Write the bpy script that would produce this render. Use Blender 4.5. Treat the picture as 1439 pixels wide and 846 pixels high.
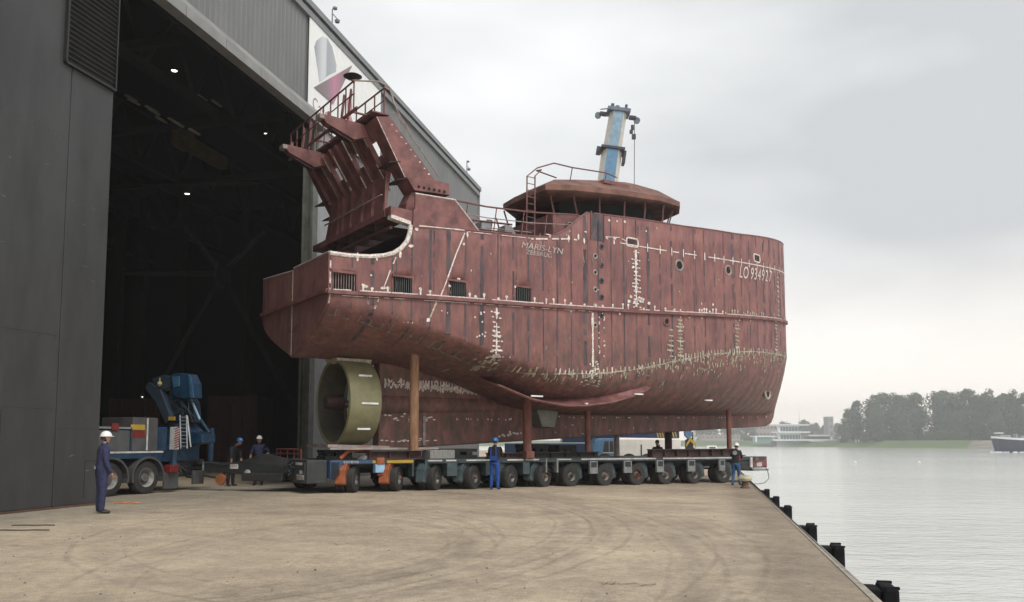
import bpy, bmesh, math, random
from mathutils import Vector, Matrix
import numpy as np
R = math.radians
random.seed(7)
scene = bpy.context.scene
COL = scene.collection
for o in list(bpy.data.objects): bpy.data.objects.remove(o)

# ---------------------------------------------------------------- camera
CH = 1.6; FPX = 1168.0; PITCH = math.atan(100 / FPX)
cam_d = bpy.data.cameras.new("camera"); cam = bpy.data.objects.new("camera", cam_d); COL.objects.link(cam)
cam.location = (0, 0, CH); cam.rotation_euler = (R(90) + PITCH, 0, 0)
cam_d.sensor_width = 36; cam_d.lens = 36 * FPX / 1439; cam_d.shift_y = 97 / 1439
cam_d.clip_start = 0.1; cam_d.clip_end = 5000
scene.camera = cam
scene.render.engine = 'CYCLES'
scene.render.resolution_x = 1024; scene.render.resolution_y = 602
scene.view_settings.view_transform = 'Standard'; scene.view_settings.look = 'None'
scene.view_settings.gamma = 1; scene.view_settings.exposure = 0.36
scene.cycles.max_bounces = 6; scene.cycles.volume_bounces = 0

# ---------------------------------------------------------------- world: overcast sky
SUN_EL, SUN_ROT = 48, 150
world = bpy.data.worlds.new("World"); scene.world = world; world.use_nodes = True
nt = world.node_tree; nt.nodes.clear()
def WN(t, **k):
    n = nt.nodes.new(t)
    for a, b in k.items(): setattr(n, a, b)
    return n
sky = WN('ShaderNodeTexSky', sky_type='NISHITA'); sky.sun_disc = False
sky.sun_elevation = R(SUN_EL); sky.sun_rotation = R(SUN_ROT); sky.dust_density = 4
tc = WN('ShaderNodeTexCoord'); mp = WN('ShaderNodeMapping'); mp.inputs['Scale'].default_value = (1.0, 1.0, 2.6)
nz = WN('ShaderNodeTexNoise'); nz.inputs['Scale'].default_value = 1.7; nz.inputs['Detail'].default_value = 5; nz.inputs['Roughness'].default_value = 0.45
mp.inputs['Location'].default_value = (0.35, 0.2, 0.1)
cr = WN('ShaderNodeValToRGB')
cr.color_ramp.elements[0].position = 0.36; cr.color_ramp.elements[0].color = (0.54, 0.555, 0.575, 1)
cr.color_ramp.elements[1].position = 0.62; cr.color_ramp.elements[1].color = (0.86, 0.875, 0.875, 1)
sep = WN('ShaderNodeSeparateXYZ')
hz = WN('ShaderNodeMapRange'); hz.inputs['From Min'].default_value = 0.0; hz.inputs['From Max'].default_value = 0.22
hz.inputs['To Min'].default_value = 0.85; hz.inputs['To Max'].default_value = 0.0
mixh = WN('ShaderNodeMix', data_type='RGBA'); mixh.inputs['B'].default_value = (1.26, 1.15, 1.03, 1)
scale = WN('ShaderNodeVectorMath', operation='SCALE'); scale.inputs['Scale'].default_value = 10.0
hsv = WN('ShaderNodeHueSaturation'); hsv.inputs['Saturation'].default_value = 0.3
mixs = WN('ShaderNodeMix', data_type='RGBA'); mixs.inputs['Factor'].default_value = 0.93
bg = WN('ShaderNodeBackground'); bg.inputs['Strength'].default_value = 0.1
wo = WN('ShaderNodeOutputWorld')
L = nt.links.new
L(tc.outputs['Generated'], mp.inputs['Vector']); L(mp.outputs['Vector'], nz.inputs['Vector'])
L(nz.outputs['Fac'], cr.inputs['Fac']); L(tc.outputs['Generated'], sep.inputs[0]); L(sep.outputs['Z'], hz.inputs['Value'])
L(hz.outputs['Result'], mixh.inputs['Factor']); L(cr.outputs['Color'], mixh.inputs['A'])
L(mixh.outputs['Result'], scale.inputs[0]); L(sky.outputs['Color'], hsv.inputs['Color'])
L(hsv.outputs['Color'], mixs.inputs['A']); L(scale.outputs[0], mixs.inputs['B'])
L(mixs.outputs['Result'], bg.inputs['Color']); L(bg.outputs[0], wo.inputs[0])

# ---------------------------------------------------------------- sun (soft, overcast)
sd = bpy.data.lights.new("sun", 'SUN'); sd.energy = 1.6; sd.angle = R(25); sd.color = (1, 0.96, 0.9)
so = bpy.data.objects.new("sun", sd); COL.objects.link(so)
_az = R(SUN_ROT)
sdir = Vector((math.sin(_az) * math.cos(R(SUN_EL)), math.cos(_az) * math.cos(R(SUN_EL)), math.sin(R(SUN_EL))))
so.rotation_euler = sdir.to_track_quat('Z', 'Y').to_euler()
so.location = (30, -30, 50)

# ---------------------------------------------------------------- camera geometry helpers (pixel + real plane -> point)
_c, _s = math.cos(PITCH), math.sin(PITCH)
def ray(px, py):
    u = (px - 719.5) / FPX; v = -(py - 520) / FPX
    return Vector((u, _c - _s * v, _s + _c * v))
def atY(px, py, Y):
    d = ray(px, py); return d * (Y / d.y) + Vector((0, 0, CH))
def gnd(px, py, z=0.0):
    d = ray(px, py); return d * ((z - CH) / d.z) + Vector((0, 0, CH))
class Fr:
    def __init__(s, origin, deg):
        s.o = Vector(origin); s.deg = deg; s.a = Vector((math.cos(R(deg)), math.sin(R(deg)), 0)); s.n = Vector((-s.a.y, s.a.x, 0))
    def xz(s, px, py, y):
        d = ray(px, py); o = Vector((0, 0, CH)) - s.o
        t = (y - o.dot(s.n)) / d.dot(s.n); p = o + d * t
        return p.dot(s.a), p.z
    def w(s, x, y, z): return s.o + s.a * x + s.n * y + Vector((0, 0, z))

# ---------------------------------------------------------------- materials
MATS = {}
def srgb(h): return tuple((c / 12.92 if c <= .04045 else ((c + .055) / 1.055) ** 2.4) for c in [int(h[i:i+2], 16) / 255 for i in (0, 2, 4)])
def mat(name, col, rough=0.6, metal=0.0, var=0.25, nscale=3.0, bump=0.0, bscale=30.0, col2=None, stretch=(1, 1, 1), emit=None, spec=0.5, world_co=False, alpha=None):
    if name in MATS: return MATS[name]
    m = bpy.data.materials.new(name); m.use_nodes = True; t = m.node_tree; b = t.nodes['Principled BSDF']
    b.inputs['Roughness'].default_value = rough; b.inputs['Metallic'].default_value = metal
    b.inputs['Specular IOR Level'].default_value = spec
    lk = t.links.new
    co = t.nodes.new('ShaderNodeTexCoord'); mpn = t.nodes.new('ShaderNodeMapping'); mpn.inputs['Scale'].default_value = stretch
    if world_co:
        g = t.nodes.new('ShaderNodeNewGeometry'); lk(g.outputs['Position'], mpn.inputs[0])
    else: lk(co.outputs['Object'], mpn.inputs[0])
    n1 = t.nodes.new('ShaderNodeTexNoise'); n1.inputs['Scale'].default_value = nscale; n1.inputs['Detail'].default_value = 6; n1.inputs['Roughness'].default_value = .6
    lk(mpn.outputs[0], n1.inputs['Vector'])
    r = t.nodes.new('ShaderNodeValToRGB'); lk(n1.outputs['Fac'], r.inputs[0])
    c2 = col2 if col2 else tuple(c * (1 - var) for c in col); c1 = col if col2 else tuple(min(1, c * (1 + var * .6)) for c in col)
    r.color_ramp.elements[0].position = .36; r.color_ramp.elements[0].color = (*c2, 1)
    r.color_ramp.elements[1].position = .64; r.color_ramp.elements[1].color = (*c1, 1)
    lk(r.outputs[0], b.inputs['Base Color'])
    if bump:
        n2 = t.nodes.new('ShaderNodeTexNoise'); n2.inputs['Scale'].default_value = bscale; n2.inputs['Detail'].default_value = 4
        lk(mpn.outputs[0], n2.inputs['Vector']); bp = t.nodes.new('ShaderNodeBump'); bp.inputs['Strength'].default_value = bump; bp.inputs['Distance'].default_value = .05
        lk(n2.outputs['Fac'], bp.inputs['Height']); lk(bp.outputs[0], b.inputs['Normal'])
    if emit:
        b.inputs['Emission Color'].default_value = (*emit[0], 1); b.inputs['Emission Strength'].default_value = emit[1]
    MATS[name] = m; return m

# ---------------------------------------------------------------- mesh builder
class MB:
    def __init__(s): s.v = []; s.f = []; s.m = []
    def add(s, vs, fs, mi=0):
        k = len(s.v); s.v += [tuple(p) for p in vs]; s.f += [tuple(i + k for i in f) for f in fs]; s.m += [mi] * len(fs); return s
    def box(s, x0, x1, y0, y1, z0, z1, mi=0):
        return s.add([(x0,y0,z0),(x1,y0,z0),(x1,y1,z0),(x0,y1,z0),(x0,y0,z1),(x1,y0,z1),(x1,y1,z1),(x0,y1,z1)],
            [(0,3,2,1),(4,5,6,7),(0,1,5,4),(1,2,6,5),(2,3,7,6),(3,0,4,7)], mi)
    def prism(s, poly, y0, y1, mi=0, axis='y'):
        n = len(poly)
        def P(a, b, c): return (a, c, b) if axis == 'y' else ((c, a, b) if axis == 'x' else (a, b, c))
        vs = [P(a, b, y0) for a, b in poly] + [P(a, b, y1) for a, b in poly]
        fs = [tuple(range(n)), tuple(range(2*n-1, n-1, -1))] + [(i, i+n, (i+1) % n + n, (i+1) % n) for i in range(n)]
        return s.add(vs, fs, mi)
    def tube(s, pts, r, n=8, mi=0, r2=None, closed=False):
        pts = [Vector(p) for p in pts]; N = len(pts); vs = []; up = None
        for i, p in enumerate(pts):
            if closed: d = pts[(i+1) % N] - pts[i-1]
            else: d = pts[min(i+1, N-1)] - pts[max(i-1, 0)]
            d.normalize()
            if up is None: up = Vector((0,0,1)) if abs(d.z) < .9 else Vector((1,0,0))
            a = d.cross(up)
            if a.length < 1e-3: a = d.cross(Vector((0,1,0)))
            a.normalize(); b = a.cross(d).normalized()
            up = b
            rr = r if r2 is None else r + (r2 - r) * i / (N - 1)
            for k in range(n):
                t = 2*math.pi*k/n; vs.append(p + a*rr*math.cos(t) + b*rr*math.sin(t))
        fs = []
        for i in range(N if closed else N-1):
            j = (i+1) % N
            for k in range(n): fs.append((i*n+k, i*n+(k+1) % n, j*n+(k+1) % n, j*n+k))
        if not closed: fs += [tuple(range(n-1, -1, -1)), tuple((N-1)*n+k for k in range(n))]
        return s.add(vs, fs, mi)
    def lathe(s, prof, origin=(0,0,0), axis=(0,0,1), n=20, mi=0, ang=2*math.pi, caps=True):
        q = Vector((0,0,1)).rotation_difference(Vector(axis).normalized()); o = Vector(origin); vs = []
        for r_, h in prof:
            for k in range(n):
                t = ang*k/n; vs.append(o + q @ Vector((r_*math.cos(t), r_*math.sin(t), h)))
        fs = []
        for i in range(len(prof)-1):
            for k in range(n): fs.append((i*n+k, i*n+(k+1) % n, (i+1)*n+(k+1) % n, (i+1)*n+k))
        if caps and prof[0][0] > 1e-4: fs.append(tuple(range(n-1, -1, -1)))
        if caps and prof[-1][0] > 1e-4: fs.append(tuple((len(prof)-1)*n+k for k in range(n)))
        return s.add(vs, fs, mi)
    def xf(s, M):
        s.v = [tuple(M @ Vector(p)) for p in s.v]; return s
    def build(s, name, m, parent=None, loc=None, rotz=None, smooth=False, bevel=0, label=None, kind=None):
        me = bpy.data.meshes.new(name); me.from_pydata(s.v, [], s.f); 
        ms = m if isinstance(m, (list, tuple)) else [m]
        for x in ms: me.materials.append(x)
        if len(ms) > 1: me.polygons.foreach_set('material_index', s.m)
        bm = bmesh.new(); bm.from_mesh(me); bmesh.ops.recalc_face_normals(bm, faces=bm.faces); bm.to_mesh(me); bm.free()
        if smooth:
            for p in me.polygons: p.use_smooth = True
            try: me.set_sharp_from_angle(angle=R(35))
            except Exception: pass
        o = bpy.data.objects.new(name, me); COL.objects.link(o)
        if parent: o.parent = parent
        if loc: o.location = loc
        if rotz is not None: o.rotation_euler = (0, 0, rotz)
        if bevel:
            b = o.modifiers.new('bevel', 'BEVEL'); b.width = bevel; b.segments = 2; b.limit_method = 'ANGLE'
        if label: o['label'] = label
        if kind: o['kind'] = kind
        return o
def tag(o, label=None, cat=None, group=None, kind=None):
    if label: o['label'] = label
    if cat: o['category'] = cat
    if group: o['group'] = group
    if kind: o['kind'] = kind
    return o
def empty(name, loc, deg=0, label=None, cat=None, group=None):
    o = bpy.data.objects.new(name, None); COL.objects.link(o); o.location = loc; o.rotation_euler = (0, 0, R(deg)); o.empty_display_size = .2
    return tag(o, label, cat, group)
def copy_tree(o, parent=None):
    c = o.copy(); COL.objects.link(c); c.parent = parent
    for ch in [x for x in bpy.data.objects if x.parent == o]: copy_tree(ch, c)
    return c
def text(body, size, name, m, parent, M, shear=0, depth=0.0, spacing=1.0, sx=1.0):
    cu = bpy.data.curves.new(name, 'FONT'); cu.body = body; cu.size = size; cu.shear = shear; cu.extrude = depth; cu.space_character = spacing
    to = bpy.data.objects.new('tmp', cu); COL.objects.link(to); bpy.context.view_layer.update()
    me = bpy.data.meshes.new_from_object(to.evaluated_get(bpy.context.evaluated_depsgraph_get()))
    bpy.data.objects.remove(to); me.materials.clear(); me.materials.append(m)
    me.transform(Matrix.Diagonal((sx, 1, 1, 1))); me.transform(M)
    o = bpy.data.objects.new(name, me); COL.objects.link(o)
    if parent: o.parent = parent
    return o
def interp(tab, x):
    if x <= tab[0][0]: return tab[0][1]
    for (a, b), (c, d) in zip(tab, tab[1:]):
        if x <= c: return b + (d - b) * (x - a) / (c - a)
    return tab[-1][1]
def smooth_tab(tab, x, h=.45): return (interp(tab, x-h) + 2*interp(tab, x) + interp(tab, x+h)) / 4

# ================================================================= GROUND, QUAY, WATER
def gz(X): return -0.0175 * min(max(X + 2.6, 0), 14.0)
QX0, QY0, QK = 4.03, 9.52, 0.2375
def quay_x(Y): return QX0 + QK * (Y - QY0)
WZ = -2.9

def ground_mat():
    m = bpy.data.materials.new('quay_concrete'); m.use_nodes = True; t = m.node_tree; b = t.nodes['Principled BSDF']; lk = t.links.new
    b.inputs['Roughness'].default_value = .85; b.inputs['Specular IOR Level'].default_value = .3
    g = t.nodes.new('ShaderNodeNewGeometry')
    def noise(s, det=6, ro=.6, st=(1,1,1), loc=(0,0,0)):
        mpn = t.nodes.new('ShaderNodeMapping'); mpn.inputs['Scale'].default_value = st; mpn.inputs['Location'].default_value = loc; lk(g.outputs['Position'], mpn.inputs[0])
        n = t.nodes.new('ShaderNodeTexNoise'); n.inputs['Scale'].default_value = s; n.inputs['Detail'].default_value = det; n.inputs['Roughness'].default_value = ro
        lk(mpn.outputs[0], n.inputs['Vector']); return n.outputs['Fac']
    def ramp(f, a, ca, bb, cb):
        r = t.nodes.new('ShaderNodeValToRGB'); lk(f, r.inputs[0]); e = r.color_ramp.elements
        e[0].position = a; e[0].color = (*ca, 1); e[1].position = bb; e[1].color = (*cb, 1); return r.outputs[0]
    def mul(a, c, f=1.0):
        x = t.nodes.new('ShaderNodeMix'); x.data_type = 'RGBA'; x.blend_type = 'MULTIPLY'; x.inputs['Factor'].default_value = f
        lk(a, x.inputs['A']); lk(c, x.inputs['B']); return x.outputs['Result']
    def M(op, a, bval=None):
        x = t.nodes.new('ShaderNodeMath'); x.operation = op
        for i, v in enumerate((a, bval)):
            if v is None: continue
            if isinstance(v, (int, float)): x.inputs[i].default_value = v
            else: lk(v, x.inputs[i])
        return x.outputs[0]
    c = ramp(noise(.22, 5, .62), .34, (.37, .307, .235), .68, (.57, .478, .36))
    c = mul(c, ramp(noise(1.6, 8, .72), .34, (.80, .79, .79), .64, (1.12, 1.10, 1.06)))
    c = mul(c, ramp(noise(9, 6, .7), .38, (.84, .84, .85), .60, (1.05, 1.05, 1.04)))
    c = mul(c, ramp(noise(48, 3, .7), .40, (.74, .74, .75), .56, (1.04, 1.04, 1.03)))
    # dark spots of oil and grit
    c = mul(c, ramp(noise(1.1, 3, .5, (1,1,1), (7,3,0)), .20, (.55, .54, .53), .31, (1, 1, 1)))
    # light scrapes
    s = ramp(noise(1.0, 5, .75, (.9, 3.5, 1), (3, 9, 0)), .62, (0, 0, 0), .74, (.55, .55, .55))
    x = t.nodes.new('ShaderNodeMix'); x.data_type = 'RGBA'; lk(s, x.inputs['Factor']); lk(c, x.inputs['A']); x.inputs['B'].default_value = (.46, .42, .36, 1); c = x.outputs['Result']
    # curved tyre tracks left by turning vehicles
    sp = t.nodes.new('ShaderNodeSeparateXYZ'); lk(g.outputs['Position'], sp.inputs[0])
    wob = M('MULTIPLY', M('SUBTRACT', noise(.5, 3), .5), .25)
    brk = noise(.9, 5, .7, (1, 1, 1), (2, 5, 0))
    def circ(p, q, w_):
        (x1, y1), (x2, y2), (x3, y3) = [gnd(*t_)[:2] for t_ in (p, q, w_)]
        D_ = 2*(x1*(y2-y3)+x2*(y3-y1)+x3*(y1-y2)); ux_ = ((x1*x1+y1*y1)*(y2-y3)+(x2*x2+y2*y2)*(y3-y1)+(x3*x3+y3*y3)*(y1-y2))/D_; uy_ = ((x1*x1+y1*y1)*(x3-x2)+(x2*x2+y2*y2)*(x1-x3)+(x3*x3+y3*y3)*(x2-x1))/D_
        return ux_, uy_, math.hypot(x1-ux_, y1-uy_)
    tracks = []
    for tri_, wd, dk in [(((560, 830), (710, 790), (790, 755)), .16, .80), (((500, 846), (700, 805), (825, 765)), .12, .86), (((780, 700), (930, 740), (975, 800)), .16, .82), (((760, 693), (975, 728), (1030, 790)), .12, .86), (((310, 846), (600, 795), (650, 750)), .17, .80), (((330, 835), (620, 780), (672, 745)), .10, .86), (((180, 800), (420, 735), (640, 712)), .2, .86), (((150, 760), (400, 712), (620, 700)), .2, .86)]:
        cc_ = circ(*tri_); tracks.append((*cc_, wd, dk)); tracks.append((cc_[0], cc_[1], cc_[2]+.42, .045, .80)); tracks.append((cc_[0], cc_[1], cc_[2]-.3, .035, .84))
    for cx, cy, rad, wd, dk in tracks:
        dx = M('SUBTRACT', sp.outputs['X'], cx); dy = M('SUBTRACT', sp.outputs['Y'], cy)
        d = M('SQRT', M('ADD', M('MULTIPLY', dx, dx), M('MULTIPLY', dy, dy)))
        d = M('ABSOLUTE', M('SUBTRACT', M('ADD', d, wob), rad))
        mr = t.nodes.new('ShaderNodeMapRange'); mr.interpolation_type = 'SMOOTHSTEP'; lk(d, mr.inputs[0]); mr.inputs[1].default_value = wd * .3; mr.inputs[2].default_value = wd * 1.6
        mr.inputs[3].default_value = 1; mr.inputs[4].default_value = 0
        f = M('MULTIPLY', mr.outputs[0], M('MINIMUM', M('MULTIPLY', M('MAXIMUM', M('SUBTRACT', brk, .34), 0), 5.0), 1.0))
        x = t.nodes.new('ShaderNodeMix'); x.data_type = 'RGBA'; x.blend_type = 'MULTIPLY'; lk(f, x.inputs['Factor']); lk(c, x.inputs['A']); x.inputs['B'].default_value = (dk+.01, dk+.01, dk+.02, 1); c = x.outputs['Result']
    # grey dirty margin along the quay edge
    ed = M('SUBTRACT', M('ADD', M('MULTIPLY', M('SUBTRACT', sp.outputs['Y'], QY0), QK), QX0), sp.outputs['X'])
    ed = M('ADD', ed, M('MULTIPLY', M('SUBTRACT', noise(1.2, 6, .7), .5), 1.6))
    mr = t.nodes.new('ShaderNodeMapRange'); mr.interpolation_type = 'SMOOTHSTEP'; lk(ed, mr.inputs[0]); mr.inputs[1].default_value = .7; mr.inputs[2].default_value = 1.6; mr.inputs[3].default_value = .8; mr.inputs[4].default_value = 0
    x = t.nodes.new('ShaderNodeMix'); x.data_type = 'RGBA'; x.blend_type = 'MULTIPLY'; lk(mr.outputs[0], x.inputs['Factor']); lk(c, x.inputs['A']); x.inputs['B'].default_value = (.62, .62, .63, 1); c = x.outputs['Result']
    # cooler, darker concrete towards the hangar threshold
    hd = M('ADD', M('SUBTRACT', M('MULTIPLY', sp.outputs['Y'], .2377), sp.outputs['X']), -15.966)
    hd = M('ABSOLUTE', M('ADD', M('MULTIPLY', hd, -1), M('MULTIPLY', M('SUBTRACT', noise(.8, 5), .5), 3)))
    mr = t.nodes.new('ShaderNodeMapRange'); mr.interpolation_type = 'SMOOTHSTEP'; lk(hd, mr.inputs[0]); mr.inputs[1].default_value = .8; mr.inputs[2].default_value = 4.5; mr.inputs[3].default_value = .85; mr.inputs[4].default_value = 0
    x = t.nodes.new('ShaderNodeMix'); x.data_type = 'RGBA'; x.blend_type = 'MULTIPLY'; lk(mr.outputs[0], x.inputs['Factor']); lk(c, x.inputs['A']); x.inputs['B'].default_value = (.72, .77, .82, 1); c = x.outputs['Result']
    lk(c, b.inputs['Base Color'])
    bp = t.nodes.new('ShaderNodeBump'); bp.inputs['Strength'].default_value = .5; bp.inputs['Distance'].default_value = .02
    lk(M('ADD', noise(14, 6, .75), M('MULTIPLY', noise(1.4, 3), 2.0)), bp.inputs['Height']); lk(bp.outputs[0], b.inputs['Normal'])
    return m
GM = ground_mat()
g = MB(); ys = [-30, -10, 0, 4, 8, 12, 16, 20, 25, 30, 36, 42, 50, 60, 80, 110, 150]
fr = [0, .3, .5, .62, .7, .76, .82, .88, .94, 1]
rows = []
for Y in ys:
    xe = quay_x(Y); x0 = -120; rows.append([(x0 + (xe - x0) * f, Y, gz(x0 + (xe - x0) * f)) for f in fr])
vs = [p for r_ in rows for p in r_]; n_ = len(fr)
g.add(vs, [(i*n_+j, i*n_+j+1, (i+1)*n_+j+1, (i+1)*n_+j) for i in range(len(ys)-1) for j in range(n_-1)])
tag(g.build('quay', GM), kind='structure')
edge_m = mat('edge_concrete', (.34, .31, .26), .9, nscale=6, bump=.4)
wallm = mat('quay_wall_concrete', (.17, .165, .15), .9, nscale=2, bump=.5)
q = MB()
for a, b in zip(ys, ys[1:]):
    for (o0, o1, z0, z1) in [(-.06, .03, -.3, .012)]:
        xa, xb = quay_x(a), quay_x(b)
        q.add([(xa+o0, a, gz(xa)+z0), (xa+o1, a, gz(xa)+z0), (xb+o1, b, gz(xb)+z0), (xb+o0, b, gz(xb)+z0), (xa+o0, a, gz(xa)+z1), (xa+o1, a, gz(xa)+z1), (xb+o1, b, gz(xb)+z1), (xb+o0, b, gz(xb)+z1)],
              [(0,3,2,1),(4,5,6,7),(0,1,5,4),(1,2,6,5),(2,3,7,6),(3,0,4,7)])
tag(q.build('quay_edge', edge_m), kind='structure')
q = MB(); q.add([(quay_x(-30), -30, -6), (quay_x(150), 150, -6), (quay_x(150), 150, gz(99)-.05), (quay_x(-30), -30, -.05)], [(0,1,2,3)])
q.add([(quay_x(150), 150, -6), (-120, 150, -6), (-120, 150, -.05), (quay_x(150), 150, gz(99)-.05)], [(0,1,2,3)])
tag(q.build('quay_wall', wallm), kind='structure')

def water_mat():
    m = bpy.data.materials.new('river_water'); m.use_nodes = True; t = m.node_tree; b = t.nodes['Principled BSDF']; lk = t.links.new
    b.inputs['Base Color'].default_value = (.36, .37, .34, 1); b.inputs['Roughness'].default_value = .1; b.inputs['IOR'].default_value = 1.33
    g = t.nodes.new('ShaderNodeNewGeometry')
    def noise(s, st, det=4):
        mp = t.nodes.new('ShaderNodeMapping'); mp.inputs['Scale'].default_value = st; mp.inputs['Rotation'].default_value = (0, 0, .25); lk(g.outputs['Position'], mp.inputs[0])
        n = t.nodes.new('ShaderNodeTexNoise'); n.inputs['Scale'].default_value = s; n.inputs['Detail'].default_value = det; n.inputs['Roughness'].default_value = .6; lk(mp.outputs[0], n.inputs['Vector']); return n.outputs['Fac']
    a = t.nodes.new('ShaderNodeMath'); a.operation = 'MULTIPLY_ADD'; lk(noise(.55, (.45, 1, 1), 5), a.inputs[0]); a.inputs[1].default_value = 1.6; lk(noise(2.2, (.5, 1, 1), 4), a.inputs[2])
    bp = t.nodes.new('ShaderNodeBump'); bp.inputs['Strength'].default_value = .32; bp.inputs['Distance'].default_value = .2; lk(a.outputs[0], bp.inputs['Height']); lk(bp.outputs[0], b.inputs['Normal'])
    r = t.nodes.new('ShaderNodeValToRGB'); lk(noise(.02, (.5, 1.6, 1), 4), r.inputs[0]); r.color_ramp.elements[0].position = .35; r.color_ramp.elements[0].color = (.56, .57, .54, 1)
    r.color_ramp.elements[1].position = .65; r.color_ramp.elements[1].color = (.68, .69, .66, 1); lk(r.outputs[0], b.inputs['Base Color'])
    return m
w = MB(); w.add([(-400, -60, WZ), (1600, -60, WZ), (1600, 1600, WZ), (-400, 1600, WZ)], [(0,1,2,3)])
tag(w.build('water', water_mat()), kind='structure')

# ================================================================= HANGAR
HF = Fr((-15.966, 0, 0), 90 - math.degrees(math.atan(.2377)))     # x along the facade (away), y into the building
ribm = mat('grey_cladding', (.165, .168, .172), .55, var=.12, nscale=.8, stretch=(1, 1, .3))
doorm = mat('black_door_sheet', (.041, .042, .044), .55, var=.28, nscale=1.3, stretch=(1, 1, .28), bump=.16, bscale=.7)
louvm = mat('louvre_black', (.014, .0145, .015), .45, var=.2)
lintm = mat('lintel_sheet', (.24, .24, .235), .6, var=.15, nscale=1.5)
trimm = mat('roof_trim', (.21, .22, .225), .5, var=.1)
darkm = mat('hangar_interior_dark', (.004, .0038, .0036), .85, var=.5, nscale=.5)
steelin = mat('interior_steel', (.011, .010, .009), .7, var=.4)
colm = mat('jamb_steel', (.11, .115, .10), .6, var=.3, nscale=2)
lightp = mat('pale_wall_panel', (.29, .30, .31), .6, var=.1)
seamm = mat('seam_dark', (.02, .02, .02), .8)
H = empty('hangar', HF.o, HF.deg, 'tall dark grey ship hangar with its door open and steel ribbed cladding', 'hangar')
def corr(x0, x1, z0, z1, y=0, step=.3, dep=.022):
    b = MB(); x = x0; prof = []
    while x < x1 - 1e-3:
        prof += [(x, y), (x + step*.35, y), (x + step*.5, y + dep), (x + step*.85, y + dep)]; x += step
    prof.append((x1, y)); k = len(prof)
    b.add([(a, c, z0) for a, c in prof] + [(a, c, z1) for a, c in prof], [(i, i+1, i+1+k, i+k) for i in range(k-1)]); return b
XO0, XO1, XC = 21.88, 33.95, 58.7; ZL, ZR = 14.37, 19.35
corr(-25, XO0 - 6, ZL+.6, ZR-.3).build('cladding', ribm, H)
corr(XO0 - 6, 33.2, ZL+.6, ZR-.3).build('cladding', ribm, H)
corr(33.2, XC, 14.9, ZR-.3).build('cladding', ribm, H)
corr(XO1+2.2, XC, 0, 14.9, .02).build('cladding', ribm, H)
MB().box(XO1+.45, XO1+2.2, .0, .1, 0, 14.9).build('wall_panel', lightp, H, label='pale grey wall panel beside the door opening')
# end wall of the building, back wall, side wall, roof
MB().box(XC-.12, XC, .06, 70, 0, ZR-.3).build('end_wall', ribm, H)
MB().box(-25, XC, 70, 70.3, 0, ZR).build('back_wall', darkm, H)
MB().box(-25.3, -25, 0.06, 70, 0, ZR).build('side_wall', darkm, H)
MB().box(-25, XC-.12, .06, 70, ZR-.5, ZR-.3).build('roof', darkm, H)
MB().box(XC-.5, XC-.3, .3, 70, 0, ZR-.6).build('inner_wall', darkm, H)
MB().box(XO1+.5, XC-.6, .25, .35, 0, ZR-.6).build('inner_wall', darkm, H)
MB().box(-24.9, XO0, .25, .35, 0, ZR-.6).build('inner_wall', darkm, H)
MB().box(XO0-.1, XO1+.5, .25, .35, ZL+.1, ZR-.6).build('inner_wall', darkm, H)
# roof edge trim
MB().box(-25, XC+.12, -.22, .25, ZR-.26, ZR).box(-25, XC+.06, -.14, .0, ZR-.62, ZR-.262).build('roof_trim', trimm, H)
MB().box(-25, XC+.03, -.165, -.145, ZR-.34, ZR-.265).build('trim_shadow_strip', seamm, H)  # solid dark strip, painted in as the shadow line below the trim
MB().box(XC+.001, XC+.1, -.12, .3, 0, ZR-.63).build('corner_trim', trimm, H)
# lintel panels
xs = [HF.xz(px, py, -.3)[0] for px, py in [(257, 38), (314, 82), (363, 122), (405, 157)]]
stp = (xs[3] - xs[0]) / 3; x = xs[0] - stp * 4
while x < XO1 + .3:
    x2 = min(x + stp - .03, XO1 + .45)
    MB().prism([(-.42, ZL), (-.02, ZL), (-.02, ZL+.75), (-.10, ZL+.75), (-.40, ZL+.35)], x, x2, axis='x').build('lintel_panel', lintm, H)
    x += stp
# right jamb column
c = MB(); c.box(XO1-.02, XO1+.42, -.05, .06, 0, ZL).box(XO1-.02, XO1+.42, .32, .42, 0, ZL).box(XO1+.15, XO1+.23, .06, .32, 0, ZL); c.build('jamb_column', colm, H)
# sliding door, left
D = [HF.xz(px, 400, -.35)[0] for px in (84,)][0]
MB().box(D+.012, XO0, -.42, -.30, .06, ZL+.9).build('door_leaf', doorm, H, bevel=.01, label='black sheet door leaf under the louvre')
MB().box(8, D-.012, -.42, -.30, .06, ZL+.9).build('door_leaf', doorm, H, bevel=.01)
MB().box(-4.5, 8-.024, -.42, -.30, .06, ZL+.9).build('door_leaf', doorm, H, bevel=.01)
MB().box(-25, -4.524, -.2, -.02, 0, ZL+.9).build('lower_wall', doorm, H)
tr = MB()
for z in (2.35, 4.1): tr.box(8, D-.03, -.424, -.42, z, z+.008)
for z in (1.9,): tr.box(D+.03, XO0-.05, -.424, -.42, z, z+.008)
for xx, z0, z1 in ((D-1.6, .3, 2.3), (D+1.0, .2, 1.1), (D+1.55, .2, 1.1)): tr.box(xx, xx+.02, -.425, -.42, z0, z1)
tr.box(D+1.0, D+1.57, -.425, -.42, 1.1, 1.12)
tr.build('sheet_joint', seamm, H)
scf = mat('door_scuff', (.13, .13, .13), .7, var=.5, nscale=6); rs_ = random.Random(4); b = MB()
for _ in range(46):
    x_ = rs_.uniform(15, XO0-.2); z_ = rs_.uniform(.2, 9); l_ = rs_.uniform(.03, .3); h_ = rs_.uniform(.004, .02); t_ = rs_.uniform(-.3, .3)*l_
    b.add([(x_, -.4235, z_), (x_+l_*.5, -.4235, z_+t_*.5-h_*.5), (x_+l_, -.4235, z_+t_), (x_+l_*.5, -.4235, z_+t_*.5+h_)], [(0,1,2,3)])
b.build('scuff', scf, H, kind='stuff')
b = MB()
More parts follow.
